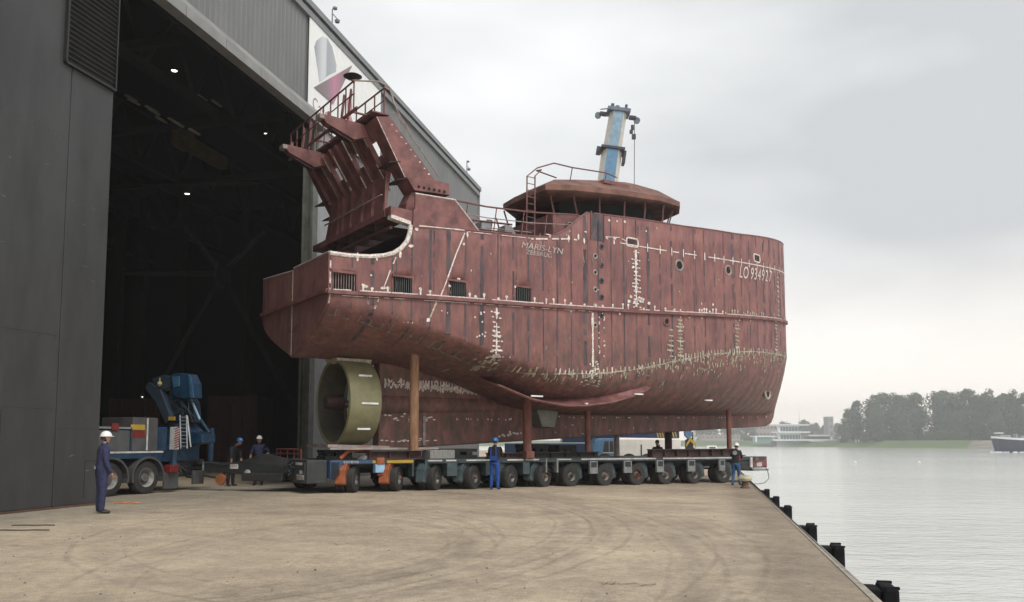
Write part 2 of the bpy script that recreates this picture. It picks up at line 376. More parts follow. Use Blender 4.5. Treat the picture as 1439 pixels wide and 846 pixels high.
for z_ in (2.35, 4.1, 6.5, 9.0):
    for k in range(30): b.lathe([(.012, 0), (.012, .008), (0, .01)], (8.3 + k*.46, -.42, z_-.06), (0, -1, 0), 6)
b.build('rivet', louvm, H, kind='stuff')
MB().box(-4, XO0, -.44, -.28, .0, .055).build('bottom_seal', mat('rust_seal', (.10, .06, .04), .9), H)
xl0, zl0 = HF.xz(90, 85, -.43)
MB().box(xl0, XO0-.02, -.44, -.421, zl0, zl0+3.4).build('louvre_back', seamm, H)
z = zl0
while z < zl0 + 3.4:
    b = MB(); b.prism([(-.50, z), (-.49, z-.012), (-.425, z+.06), (-.435, z+.075)], xl0+.03, XO0-.04, axis='x'); b.build('slat', louvm, H); z += .13
MB().box(xl0-.02, xl0+.03, -.52, -.421, zl0-.03, zl0+3.4).box(XO0-.04, XO0, -.52, -.421, zl0-.03, zl0+3.4).box(xl0, XO0, -.52, -.421, zl0-.06, zl0-.015).build('louvre_frame', louvm, H)
# interior structure
def beam(p0, p1, w, m, nm, parent=H):
    b = MB(); b.tube([p0, p1], w*.7, 4); return b.build(nm, m, parent)
for i, yy in enumerate((4, 11, 18, 25, 32, 40)):
    b = MB()
    b.box(XO0-14, XC-1, yy, yy+.3, 15.0, 15.3).box(XO0-14, XC-1, yy, yy+.3, 17.6, 17.9)
    xx = XO0-14; k = 0
    while xx < XC-3:
        b.tube([(xx, yy+.15, 15.2), (xx+1.5, yy+.15, 17.7)], .09, 4); b.tube([(xx+1.5, yy+.15, 17.7), (xx+3, yy+.15, 15.2)], .09, 4); xx += 3
    b.build('roof_truss', steelin, H)
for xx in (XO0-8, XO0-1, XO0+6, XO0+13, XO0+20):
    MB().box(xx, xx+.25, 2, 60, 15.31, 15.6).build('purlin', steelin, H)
bm_ = mat('brace_steel', (.024, .024, .024), .6, var=.3)
def inb(px, py, Y):
    p = atY(px, py, Y) - HF.o; return (p.dot(HF.a), p.dot(HF.n), p.z)
YB = 44
for a, b in [((312, 385), (232, 528)), ((312, 385), (428, 600)), ((312, 385), (372, 325)), ((312, 385), (172, 383)), ((312, 385), (262, 320))]:
    beam(inb(*a, YB), inb(*b, YB), .2, bm_, 'cross_brace')
p = inb(312, 385, YB-.3); MB().prism([(p[0]-.7, p[2]-.3), (p[0]-.3, p[2]-.7), (p[0]+.3, p[2]-.7), (p[0]+.7, p[2]-.3), (p[0]+.6, p[2]+.5), (p[0]-.5, p[2]+.6)], p[1]-.1, p[1]+.1).build('gusset_plate', bm_, H)
for px in (172, 205, 260, 350):
    p = inb(px, 400, YB+1); MB().box(p[0]-.2, p[0]+.2, p[1], p[1]+.4, 0, 15).build('column', steelin, H)
p = inb(200, 262, 40); q_ = inb(375, 256, 40); beam(p, q_, .14, bm_, 'crane_rail')
ochre = mat('hoist_ochre', (.10, .075, .02), .6); hoistg = mat('hoist_green', (.10, .14, .13), .6)
p = inb(266, 197, 36); MB().box(p[0]-.4, p[0]+.4, p[1], p[1]+.6, p[2]-.35, p[2]+.45).box(p[0]+.5, p[0]+3.2, p[1]+.1, p[1]+.5, p[2]-.3, p[2]+.3).build('hoist_trolley', [ochre], H, bevel=.03)
fixm = mat('dim_fixture', (.35, .33, .25), .5)
for px, py in [(186, 138), (190, 143), (214, 153), (218, 157), (246, 170), (252, 174), (285, 137), (306, 145), (228, 168), (275, 185)]:
    p = inb(px, py, 34); MB().box(p[0]-.35, p[0]+.35, p[1], p[1]+.12, p[2]-.03, p[2]+.03).build('roof_fixture', fixm, H)
lampm = mat('lamp_glow', (.9, .9, .85), .4, emit=((1, .95, .85), 5))
for (px, py, Y, sc, lab) in [(245, 99, 33, .12, 'bright round lamp under the hangar roof, nearest the top of the opening'), (263, 272, 38, .12, 'lit round lamp hanging alone in the middle of the dark doorway'),
                        (373, 187, 36, .06, 'tiny lit lamp near the right end of the door lintel'), (200, 557, 40, .09, 'small lit work lamp low behind the blue loader crane')]:
    q_ = atY(px, py, Y); e = empty('hangar_lamp', q_, 0, lab, 'lamp', 'lamps inside the hangar')
    MB().lathe([(.0, .02), (sc*.5, .03), (sc*.5, .12), (sc*1.2, .10), (sc*1.25, -.02), (sc*1.2, -.03), (sc*1.1, .02), (0, .04)], n=14).build('lamp_shade', steelin, e, smooth=True)
    MB().lathe([(0, -.04), (sc*.8, -.02), (sc, .015), (0, .017)], n=14).build('lamp_lens', lampm, e, smooth=True)
    if py < 500: MB().tube([(0, 0, .1), (0, 0, 15.0 - q_.z if q_.z < 15 else .4)], .012, 4).build('cable', steelin, e)
# dull red steel block stored inside
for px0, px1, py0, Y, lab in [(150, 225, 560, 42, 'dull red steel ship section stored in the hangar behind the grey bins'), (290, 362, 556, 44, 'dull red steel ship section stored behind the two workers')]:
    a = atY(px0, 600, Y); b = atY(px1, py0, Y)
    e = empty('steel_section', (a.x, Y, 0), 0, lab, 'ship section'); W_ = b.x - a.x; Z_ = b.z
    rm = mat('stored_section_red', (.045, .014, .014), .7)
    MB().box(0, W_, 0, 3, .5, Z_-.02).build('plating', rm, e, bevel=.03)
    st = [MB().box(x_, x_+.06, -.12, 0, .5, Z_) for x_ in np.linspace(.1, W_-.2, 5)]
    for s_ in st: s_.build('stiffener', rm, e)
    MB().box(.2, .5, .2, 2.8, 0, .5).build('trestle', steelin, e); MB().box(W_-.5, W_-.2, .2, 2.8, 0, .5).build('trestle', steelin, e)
# ---- banner
BNX0, BNX1 = HF.xz(433, 100, -.06)[0], HF.xz(534, 150, -.06)[0]
ban = empty('banner', HF.w(BNX0, -.07, 14.62), HF.deg, 'large white banner with grey leaf and pink triangle logo on the hangar facade', 'banner')
banm = mat('banner_white', (.84, .85, .84), .5, var=.05); BW, BH = BNX1 - BNX0, 4.12
def ban_uv(px, py):
    x, z = HF.xz(px, py, -.08); return x - BNX0, z - 14.62
BHs = BH
MB().box(0, BW, -.03, 0, 0, BHs).build('banner_sheet', banm, ban)
def gradm(name, stops, d, lo, hi):
    m = bpy.data.materials.new(name); m.use_nodes = True; t = m.node_tree; lk = t.links.new; b = t.nodes['Principled BSDF']; b.inputs['Roughness'].default_value = .5
    tc = t.nodes.new('ShaderNodeTexCoord'); dp = t.nodes.new('ShaderNodeVectorMath'); dp.operation = 'DOT_PRODUCT'; lk(tc.outputs['Object'], dp.inputs[0]); dp.inputs[1].default_value = d
    mr = t.nodes.new('ShaderNodeMapRange'); lk(dp.outputs['Value'], mr.inputs[0]); mr.inputs[1].default_value = lo; mr.inputs[2].default_value = hi
    r = t.nodes.new('ShaderNodeValToRGB'); lk(mr.outputs[0], r.inputs[0]); e = r.color_ramp.elements
    e[0].position = stops[0][0]; e[0].color = (*stops[0][1], 1); e[1].position = stops[-1][0]; e[1].color = (*stops[-1][1], 1)
    for p_, c_ in stops[1:-1]: k = e.new(p_); k.color = (*c_, 1)
    lk(r.outputs[0], b.inputs['Base Color']); return m
leaf_px = [(441, 66), (444, 57), (452, 51), (459, 54), (466, 66), (472, 92), (471, 101), (462, 105), (448, 116), (446, 100)]
tri_px = [(440, 123), (494, 92), (467, 147)]
lm = gradm('logo_leaf', [(0, (.30, .32, .35)), (.35, (.62, .65, .67)), (.5, (.62, .65, .67)), (.56, (.36, .39, .42)), (1, (.44, .47, .50))], (1, 0, 0), ban_uv(441, 80)[0], ban_uv(472, 80)[0])
tm = gradm('logo_triangle', [(0, (.17, .16, .165)), (.35, (.26, .20, .22)), (.55, (.50, .22, .32)), (.8, (.28, .18, .21)), (1, (.25, .2, .21))], (1, 0, .12), ban_uv(442, 120)[0], ban_uv(492, 94)[0]+.3)
leaf = [ban_uv(*p) for p in leaf_px]; tri = [ban_uv(*p) for p in tri_px]
MB().prism(leaf, -.042, -.031).build('logo_leaf', lm, ban); MB().prism(tri, -.050, -.043).build('logo_triangle', tm, ban)
txm = mat('banner_text_pink', (.40, .22, .26), .6); figm = mat('banner_figure_pink', (.55, .28, .33), .6)
tx0, tz0 = ban_uv(437, 155)
text('Casco', .78, 'lettering', txm, ban, Matrix.Translation((.33, -.034, .42)) @ Matrix.Rotation(R(90), 4, 'X'), sx=.95)
for k, (fx, s_) in enumerate([(BW-3.6, 1.0), (BW-2.5, .72), (BW-1.5, .9)]):
    b = MB(); b.prism([(fx-.3*s_, .2), (fx+.3*s_, .2), (fx+.42*s_, 1.3*s_), (fx+.12*s_, 1.6*s_), (fx-.12*s_, 1.6*s_), (fx-.42*s_, 1.3*s_)], -.036, -.031)
    b.prism([(fx+.27*s_*math.cos(t), 2.0*s_+.38*s_*math.sin(t)) for t in np.linspace(0, 6.28, 14)[:-1]], -.036, -.031); b.build('printed_figure', figm, ban)
# roof instruments
for px, py, lab in [(467, 22, 'weather mast with two sensors on the roof edge above the banner'), (656, 242, 'small sensor mast near the far corner of the hangar roof')]:
    x, z = HF.xz(px, py, .1); e = empty('roof_mast', HF.w(x, .1, ZR), HF.deg, lab, 'mast')
    am = mat('mast_grey', (.18, .18, .18), .5)
    MB().tube([(0,0,0),(0,0,1.0)], .03, 6).build('pole', am, e)
    MB().tube([(0,0,.8),(.5,0,.8)], .02, 5).tube([(0,0,1),(.25,0,1.1)], .02, 5).build('arm', am, e)
    MB().lathe([(0,-.12),(.1,-.08),(.12,.02),(0,.1)], (.5,0,.72), n=10).build('sensor', am, e, smooth=True)
    MB().lathe([(0,-.06),(.1,-.03),(.1,.05),(0,.1)], (.25,0,1.15), n=10).build('sensor', am, e, smooth=True)

# ================================================================= SHIP
SF = Fr((-7.16, 26.98, 0), 35)
LEN, XB, AB, B0 = 24.5, 14.6, 9.9, 3.5
ship = empty('ship_hull', SF.o, 35, 'unfinished red primed trawler hull with white weld marks carried on the long trailer', 'ship')
ZCt = [(-.2, 5.5), (.8, 5.37), (3.3, 4.78), (5.5, 4.16), (7.3, 3.93), (10.1, 4.05), (11.9, 4.28), (14.2, 4.76), (16, 5.1), (19, 5.45), (24.6, 5.6)]
ZBt = [(-.2, 4.3), (.6, 4.36), (3, 4.3), (5, 4.0), (7, 3.35), (8.4, 2.88), (11.3, 2.66), (15.2, 2.72), (22.6, 2.85), (24.6, 2.95)]
PWt = [(0, 2.5), (1.5, 2.1), (3, 1.7), (6, 1.15), (10, .82), (16, .8), (25, .85)]
ZTt = [(-.3, 7.22), (.6, 7.22), (1.2, 7.25), (1.7, 7.33), (2.1, 7.52), (2.35, 7.83), (2.46, 8.1), (2.50, 8.30), (4.3, 8.46), (7.05, 8.64), (7.9, 8.74), (8.5, 9.02), (9.1, 9.5), (9.62, 9.9), (10, 9.9), (12.3, 10.05), (14.6, 10.13), (18, 10.35), (21, 10.7), (24.6, 11.1)]
def zr(x): return 6.06 + .020*x + .00125*x*x
def zc(x): return smooth_tab(ZCt, x)
ZKt = [(-.2, 6.0), (0, 6.0), (3, 5.3), (6, 4.5), (8.5, 4.12), (10.5, 4.15), (12, 4.35), (14.2, 4.8), (16, 5.12), (19, 5.45), (24.6, 5.6)]
def zk(x): return smooth_tab(ZKt, x)
def zb(x): return smooth_tab(ZBt, x)
def zt(x): return interp(ZTt, x)
def bplan(x):
    if x < 5: return 2.98 + (B0 - 2.98) * math.sin(min(1, max(0, x) / 5) * math.pi / 2)
    if x <= XB: return B0
    u = min(1, (x - XB) / AB); return B0 * max(0, 1 - u ** 2.1) ** (1 / 2.0)
def Bz(x, z):
    zcc = zk(x); b = bplan(x)
    if z >= zcc:
        f = (z - zcc) / 5; return b * (1 + .0 * f)
    s = min(1, (zcc - z) / (zcc - zb(x)))
    t = math.asin(s); rr = (b / B0) ** (.35 * s) if b < B0 and x > XB else 1
    return max(.02, b * math.cos(t) ** interp(PWt, x) * rr)
def hp(x, z, off=.012, side=-1):
    e = .03; b0 = Bz(x, z); dbx = (Bz(min(x+e, LEN), z) - Bz(x-e, z)) / (2*e); dbz = (Bz(x, z+e) - Bz(x, z-e)) / (2*e)
    nn = Vector((-dbx, -1, -dbz)).normalized(); nn = Vector((-dbx, -1.0, -dbz)); 
    # surface F = -y - B(x,z) ; outward normal = (-(dB/dx), -1, -(dB/dz))
    nn.normalize(); p = Vector((x, -b0, z)) + nn * (off + (.024 if off else 0))
    if side > 0: p.y = -p.y
    return p

def hull_material():
    m = bpy.data.materials.new('red_primer'); m.use_nodes = True; t = m.node_tree; b = t.nodes['Principled BSDF']; lk = t.links.new
    b.inputs['Roughness'].default_value = .62; b.inputs['Specular IOR Level'].default_value = .35
    tc = t.nodes.new('ShaderNodeTexCoord')
    def noise(s, st=(1,1,1), det=6, ro=.6, loc=(0,0,0)):
        mp = t.nodes.new('ShaderNodeMapping'); mp.inputs['Scale'].default_value = st; mp.inputs['Location'].default_value = loc; lk(tc.outputs['Object'], mp.inputs[0])
        n = t.nodes.new('ShaderNodeTexNoise'); n.inputs['Scale'].default_value = s; n.inputs['Detail'].default_value = det; n.inputs['Roughness'].default_value = ro; lk(mp.outputs[0], n.inputs['Vector']); return n.outputs['Fac']
    def ramp(f, st):
        r = t.nodes.new('ShaderNodeValToRGB'); lk(f, r.inputs[0]); e = r.color_ramp.elements
        e[0].position = st[0][0]; e[0].color = (*st[0][1], 1); e[1].position = st[-1][0]; e[1].color = (*st[-1][1], 1)
        for p_, c_ in st[1:-1]: k = e.new(p_); k.color = (*c_, 1)
        return r.outputs[0]
    def mix(a, c, f, mode='MIX'):
        x = t.nodes.new('ShaderNodeMix'); x.data_type = 'RGBA'; x.blend_type = mode
        (lk(f, x.inputs['Factor']) if not isinstance(f, float) else setattr(x.inputs['Factor'], 'default_value', f))
        lk(a, x.inputs['A'])
        if isinstance(c, tuple): x.inputs['B'].default_value = (*c, 1)
        else: lk(c, x.inputs['B'])
        return x.outputs['Result']
    c = ramp(noise(.9, (1, 1, .5), 5, .6), [(.30, (.172, .083, .083)), (.5, (.228, .104, .099)), (.72, (.276, .128, .112))])
    c = mix(c, ramp(noise(3.2, (1, 1, .35), 7, .7, (3,1,2)), [(.34, (.70, .71, .76)), (.62, (1.16, 1.12, 1.06))]), 1.0, 'MULTIPLY')
    c = mix(c, ramp(noise(14, (1, 1, .12), 6, .75, (1,8,2)), [(.36, (.88, .89, .90)), (.56, (1.04, 1.03, 1.02))]), 1.0, 'MULTIPLY')
    # purple-grey scorched / scraped patches
    f = ramp(noise(2.1, (1.5, 1, .3), 8, .75, (9, 2, 4)), [(.56, (0,0,0)), (.72, (.65,.65,.65))])
    c = mix(c, (.15, .105, .118), f)
    f = ramp(noise(1.4, (1, 1, .8), 8, .8, (5, 7, 1)), [(.58, (0,0,0)), (.68, (.5,.5,.5))])
    c = mix(c, (.085, .055, .05), f)
    # small chips of pale primer
    f = ramp(noise(11, (1,1,.8), 5, .8, (4,4,4)), [(.665, (0,0,0)), (.72, (.8,.8,.8))]); c = mix(c, (.46, .33, .29), f)
    # patchy green-brown tone, stronger towards the lower shell
    sp = t.nodes.new('ShaderNodeSeparateXYZ'); lk(tc.outputs['Object'], sp.inputs[0])
    mr = t.nodes.new('ShaderNodeMapRange'); lk(sp.outputs['Z'], mr.inputs[0]); mr.inputs[1].default_value = 6.2; mr.inputs[2].default_value = 3.9; mr.inputs[3].default_value = 0.05; mr.inputs[4].default_value = .95
    mm = t.nodes.new('ShaderNodeMath'); mm.operation = 'MULTIPLY'; lk(mr.outputs[0], mm.inputs[0]); lk(ramp(noise(5, (1, 1, .4), 7, .75, (1,2,7)), [(.42, (0,0,0)), (.62, (1,1,1))]), mm.inputs[1])
    c = mix(c, (.088, .070, .052), mm.outputs[0])
    lk(c, b.inputs['Base Color'])
    # plating slightly dished between frames + grain
    wv = t.nodes.new('ShaderNodeMath'); wv.operation = 'MULTIPLY'; lk(sp.outputs['X'], wv.inputs[0]); wv.inputs[1].default_value = 2*math.pi/.63
    sn = t.nodes.new('ShaderNodeMath'); sn.operation = 'SINE'; lk(wv.outputs[0], sn.inputs[0])
    ad = t.nodes.new('ShaderNodeMath'); ad.operation = 'MULTIPLY_ADD'; lk(noise(1.3, (1,1,.5), 3), ad.inputs[0]); ad.inputs[1].default_value = 3.0; lk(sn.outputs[0], ad.inputs[2])
    a2 = t.nodes.new('ShaderNodeMath'); a2.operation = 'MULTIPLY_ADD'; lk(noise(25, (1,1,1), 4), a2.inputs[0]); a2.inputs[1].default_value = .35; lk(ad.outputs[0], a2.inputs[2])
    bp = t.nodes.new('ShaderNodeBump'); bp.inputs['Strength'].default_value = .7; bp.inputs['Distance'].default_value = .018; lk(a2.outputs[0], bp.inputs['Height']); lk(bp.outputs[0], b.inputs['Normal'])
    return m
HM = hull_material()
RED = mat('red_primer_parts', (.190, .078, .073), .6, var=.4, nscale=2.5, bump=.1, bscale=12)
RUST = mat('rusty_brown_primer', (.165, .078, .058), .7, var=.4, nscale=2)
DRED = mat('primer_red_darkened', (.045, .020, .019), .8, var=.4)  # darkened copy of the parts red, mostly on inner parts
WPM = mat('white_weld_primer', (.70, .625, .575), .6, var=.4, nscale=14)
YPM = mat('dirty_weld_primer', (.42, .38, .29), .7, var=.4, nscale=12)
GPM = mat('faded_weld_primer', (.21, .17, .135), .7, var=.5, nscale=9)
SCM = mat('scorch_line', (.040, .034, .044), .65, var=.45, nscale=3, stretch=(1, 1, .4), col2=(.115, .078, .088))
BLK = mat('hole_black', (.006, .006, .006), .9, var=0)
PIPE = mat('pale_pipe', (.30, .24, .22), .5, var=.3, nscale=6)
RPIPE = mat('red_pipe', (.16, .065, .06), .5, var=.3, nscale=6)
# ---- shell
ports = [(.06, .78, .02, .60), (1.93, 2.56, .02, .58), (3.82, 4.46, .02, .52), (6.40, 7.08, .02, .56)]
xs_ = set(np.round(np.concatenate([np.linspace(0, XB, 38), XB + AB*np.sin(np.linspace(0, math.pi/2, 30))]), 3).tolist())
for a, b, _, _ in ports: xs_ |= {a, b}
xs_ |= {2.1, 2.35, 2.46, 2.52, 8.5, 9.1, 9.62}
xs_ = sorted(xs_); xs_ = [x for i, x in enumerate(xs_) if i == 0 or x - xs_[i-1] > .004]
def levels(x):
    r0 = zr(x); out = [('t', s) for s in ()]
    zl = []
    for k in range(0, 13): zl.append(('b', math.sin(math.pi/2*(1 - k/12.0))))
    res = []
    for _, s in zl: res.append(zk(x) - s * (zk(x) - zb(x)) * .9995)
    for f in (.5, 1): res.append(zk(x) + (r0 - zk(x)) * f)
    res += [r0 + .02, r0 + .58]
    tp = max(zt(x), r0 + .7)
    for f in (.25, .5, .75, 1): res.append(r0 + .58 + (tp - r0 - .58) * f)
    return res
for side, nm in ((-1, 'shell_plating'), (1, 'shell_plating')):
    b = MB(); cols = []
    for x in xs_: cols.append([(x, side * Bz(x, z) if not x >= LEN - .003 else 0, z) for z in levels(x)])
    nl = len(cols[0]); b.v = [p for c_ in cols for p in c_]
    for i in range(len(xs_) - 1):
        xm = (xs_[i] + xs_[i+1]) / 2
        for j in range(nl - 1):
            if j == 15 and any(a < xm < c_ for a, c_, _, _ in ports): continue
            b.f.append((i*nl+j, (i+1)*nl+j, (i+1)*nl+j+1, i*nl+j+1)); b.m.append(0)
    o = b.build(nm, HM, ship, smooth=True)
    sm = o.modifiers.new('thick', 'SOLIDIFY'); sm.thickness = .04; sm.offset = 0
# transom with its outline: extruded plate
tl = [(-Bz(0, z), z) for z in levels(0)]
zts = lambda y: 7.22
out = [(y, z) for y, z in tl[:-1]] + [(-2.98, 7.22)]
far = [(-y, z) for y, z in reversed(tl[:-1])]
low = out + [(-.06, 7.22 + .02), (-.06, 7.30)]
cap = []
poly = out + [(0, 7.22), (0, 7.14), (2.98, 7.34)] + far
MB().prism(poly, -.05, .03, axis='x').build('transom', HM, ship, smooth=False)
# transom rail, rub rail
MB().tube([(-.02, -2.98, 7.25), (-.02, -.05, 7.25)], .05, 6).tube([(-.02, -.05, 7.17), (-.02, 2.98, 7.37)], .045, 6).build('transom_rail', PIPE, ship)
MB().box(-.13, -.05, -3.0, 3.0, 6.02, 6.14).build('transom_rub_rail', RED, ship, bevel=.01)
MB().box(-.062, -.051, -.03, .03, 4.4, 7.2).build('centre_weld', YPM, ship)
def rail(zf, x0, x1, w, h, name, m, off=0, n=60):
    b = MB(); ring = []
    for i in range(n+1):
        x = x0 + (x1-x0)*i/n; z = zf(x); p = hp(x, z, 0); q0 = hp(x, z, w)
        ring.append([(p.x, p.y, z-h), (q0.x, q0.y, z-h), (q0.x, q0.y, z+h), (p.x, p.y, z+h)])
    k = 0
    vs = [v for r_ in ring for v in r_]
    fs = [(i*4+j, i*4+(j+1) % 4, (i+1)*4+(j+1) % 4, (i+1)*4+j) for i in range(n) for j in range(4)] + [(0,1,2,3), (4*n+3, 4*n+2, 4*n+1, 4*n)]
    b.add(vs, fs); b.build(name, m, ship, smooth=False)
rail(lambda x: zr(x) - .02, -.1, 24.0, .10, .055, 'rub_rail', RED, n=120)
# bulwark cap rail (pale along the aft opening, red further)
aft = [hp(x, zt(x), 0) for x in np.linspace(-.02, 2.5, 30)]
aft = [Vector((p.x, p.y, zt(p.x) if p.x > 0 else 7.22)) for p in aft]
pts = [(-.02, -2.98, 7.22), (.6, -3.07, 7.20), (1.2, -3.17, 7.23), (1.65, -3.24, 7.31), (1.95, -3.29, 7.42), (2.2, -3.31, 7.60), (2.38, -3.34, 7.84), (2.47, -3.35, 8.1), (2.5, -3.36, 8.36)]
MB().tube(pts, .075, 8).build('cap_rail', WPM, ship, smooth=True, label='thick pale rounded pipe edging the aft cut-out')
MB().tube([(x, hp(x, zt(x), 0).y, zt(x)) for x in np.linspace(2.5, 9.62, 40)], .035, 6).build('cap_rail', RPIPE, ship, smooth=True)
MB().tube([(x, hp(x, zt(x), 0).y, zt(x)) for x in np.concatenate([np.linspace(9.95, XB, 12), XB + AB*np.sin(np.linspace(.05, 1.48, 26))])], .04, 6).build('cap_rail', RPIPE, ship, smooth=True)
MB().tube([(x, -hp(x, zt(x), 0).y, zt(x)) for x in np.linspace(0, 24.2, 60)], .04, 6).build('cap_rail', RPIPE, ship, smooth=True)
# decks
def deck(zf, x0, x1, name, m, inset=.05, n=40):
    b = MB(); xx = list(np.linspace(x0, min(x1, XB), n)) + ([XB + AB*math.sin(t) for t in np.linspace(.05, math.asin(min(1, (x1-XB)/AB)), 20)] if x1 > XB else [])
    vs = []
    for x in xx: vs += [(x, -max(.01, bplan(x)-inset), zf(x)), (x, max(.01, bplan(x)-inset), zf(x))]
    b.add(vs, [(2*i, 2*i+2, 2*i+3, 2*i+1) for i in range(len(xx)-1)]); o = b.build(name, m, ship)
    s_ = o.modifiers.new('t', 'SOLIDIFY'); s_.thickness = .05; s_.offset = -1
deck(lambda x: zr(x) - .06, .05, 24.2, 'main_deck', DRED)
deck(lambda x: 8.22 + .035*(x-2.4) if x < 9.3 else 9.0 + .05*(x-9.3), 2.52, 24.2, 'upper_deck', DRED)
# aft ledge of the upper deck and its dark edge beam
MB().box(1.78, 2.6, -2.95, 3.0, 8.62, 8.84).build('deck_edge_beam', RED, ship, bevel=.01)
MB().prism([(1.80, 8.62), (2.56, 8.50), (2.56, 8.84), (1.80, 8.88)], -3.36, -2.951).build('deck_ledge', RED, ship)
MB().prism([(1.82, 8.50), (2.52, 8.38), (2.52, 8.50), (1.82, 8.62)], -3.36, -3.1).build('ledge_underside', WPM, ship)
for y in (-2, -1, 0, 1, 2): MB().box(1.9, 8.0, y, y+.05, 8.35, 8.62).build('deck_beam', DRED, ship)
MB().box(8, 8.06, -3.3, 3.3, 6.2, 8.3).build('bulkhead', DRED, ship)
MB().tube([(2.0, -3.0, 8.3), (2.0, 2.9, 8.3)], .06, 6).build('deck_pipe', RPIPE, ship)
# base side house plate under the gantry
for y0, y1 in ((-3.42, -3.36), (3.36, 3.42)):
    MB().prism([(2.62, 9.38), (4.1, 9.42), (5.05, 8.5), (2.56, 8.30), (2.56, 8.86), (2.62, 8.9)], y0, y1).build('side_plate', RED, ship)
    MB().tube([(4.1, y0, 9.42), (5.05, y0, 8.5)], .02, 5).tube([(2.62, y0, 9.40), (4.1, y0, 9.44)], .022, 5).build('edge_weld', WPM, ship)
# ---- gantry
LG = [(1.43, 11.77), (1.92, 11.87), (3.58, 10.12), (3.2, 10.06), (2.46, 10.0)]
for y0, y1 in ((-3.0, -2.35), (2.35, 3.0)):
    MB().prism([(1.43, 11.77), (1.92, 11.87), (3.60, 10.07), (2.46, 10.0)], y0, y1).build('gantry_leg', RED, ship, bevel=.012)
    MB().prism([(2.46, 9.995), (3.60, 10.065), (4.02, 10.05), (4.06, 9.66), (2.75, 9.60)], y0-.12, y1).build('gantry_knee', RED, ship, bevel=.012)
    MB().prism([(2.75, 9.595), (3.9, 9.6), (3.9, 8.7), (2.5, 8.7), (2.55, 9.2)], y0+.03, y1-.02).build('gantry_foot', RED, ship, bevel=.01)
    for (a, c_) in [((2.2, 10.35), (2.0, 10.35)), ((2.5, 9.85), (2.5, 9.85))]:
        MB().prism([(a[0]-.32, a[1]+.02), (a[0]+.1, a[1]+.12), (a[0]+.1, a[1]+.15), (a[0]-.32, a[1]+.05)], y0-.02, y1+.15).build('bracket_plate', DRED, ship)
    sgn = -1 if y0 < 0 else 1
    wb = MB()
    for k in range(9):
        f = (k+.5)/9; x = 1.98 + (3.5-1.98)*f; z = 11.72 + (10.18-11.72)*f
        wb.box(x-.10-.02*random.random(), x-.05, (y0 if sgn < 0 else y1)-.004, (y0 if sgn < 0 else y1)+.004, z-.02, z+.03*random.random())
    wb.tube([(1.45, y0, 11.76), (2.46, y0, 10.01), (3.6, y0, 10.08)], .014, 5)
    wb.build('weld_mark', WPM, ship, kind='stuff')
    b = MB()
    for k in range(6): b.lathe([(0, -.01), (.045, -.01), (.045, .02), (0, .02)], (2.9+.19*k, y0-.12, 9.74), (0, -1, 0), 8)
    b.build('bolt_hole', BLK, ship, kind='stuff')
# gantry upper wall: strips with gaps; lower wall: plates
def up(t, off=0): return (2.25 + (1.38-2.25)*t + off, 10.35 + (11.72-10.35)*t)
strips = [(-2.05, -1.25), (-.66, -.10), (-.07, .44), (.98, 1.45), (1.48, 2.35)]
for y0, y1 in strips:
    a, b_ = up(0), up(1); MB().prism([a, (a[0]+.05, a[1]+.03), (b_[0]+.05, b_[1]+.03), b_], y0, y1).build('wall_strip', RED, ship)
    for yy in (y0, y1):
        MB().prism([(a[0]-.12, a[1]-.06), a, b_, (b_[0]-.12, b_[1]-.06)], yy-.012, yy+.012).build('stiffener', RED, ship)
wb = MB()
for yy, t0, t1 in [(-2.03, .55, .95), (-1.24, -.1, .9), (-.68, .5, .95), (-.67, -.25, .15), (.34, .2, .8), (.34, -.2, .08), (1.04, .55, .95), (1.47, -.35, .8), (-2.0, -.4, .2)]:
    a, b_ = up(t0, -.14), up(t1, -.14); wb.tube([(a[0], yy, a[1]), (b_[0], yy, b_[1])], .022, 5)
wb.build('weld_mark', WPM, ship, kind='stuff')
edges = [-2.35, -1.38, -.58, .33, 1.05, 1.45, 2.35]
for y0, y1 in zip(edges, edges[1:]):
    MB().prism([(2.24, 10.35), (2.30, 10.35), (2.12, 8.84), (1.98, 8.84)], y0+.006, y1-.006).build('lower_wall_plate', RED, ship)
    ym = (y0+y1)/2
    MB().add([(2.24, y0, 10.30), (2.10, y0-.02, 10.35), (1.90, y0-.35, 8.84), (2.0, y0-.35, 8.84)], [(0,1,2,3)]).build('stiffener', RED, ship).modifiers.new('t', 'SOLIDIFY').thickness = .02
MB().box(1.95, 2.0, -2.35, 2.35, 9.5, 9.53).build('horizontal_weld', YPM, ship)
for y0, y1 in zip((-2.35, -1.25, .44), (-2.05, -.66, .98)):
    a, b_ = up(-.02), up(.34); MB().prism([a, (a[0]+.05, a[1]+.03), (b_[0]+.05, b_[1]+.03), b_], y0+.005, y1-.005).build('wall_gusset', RED, ship)
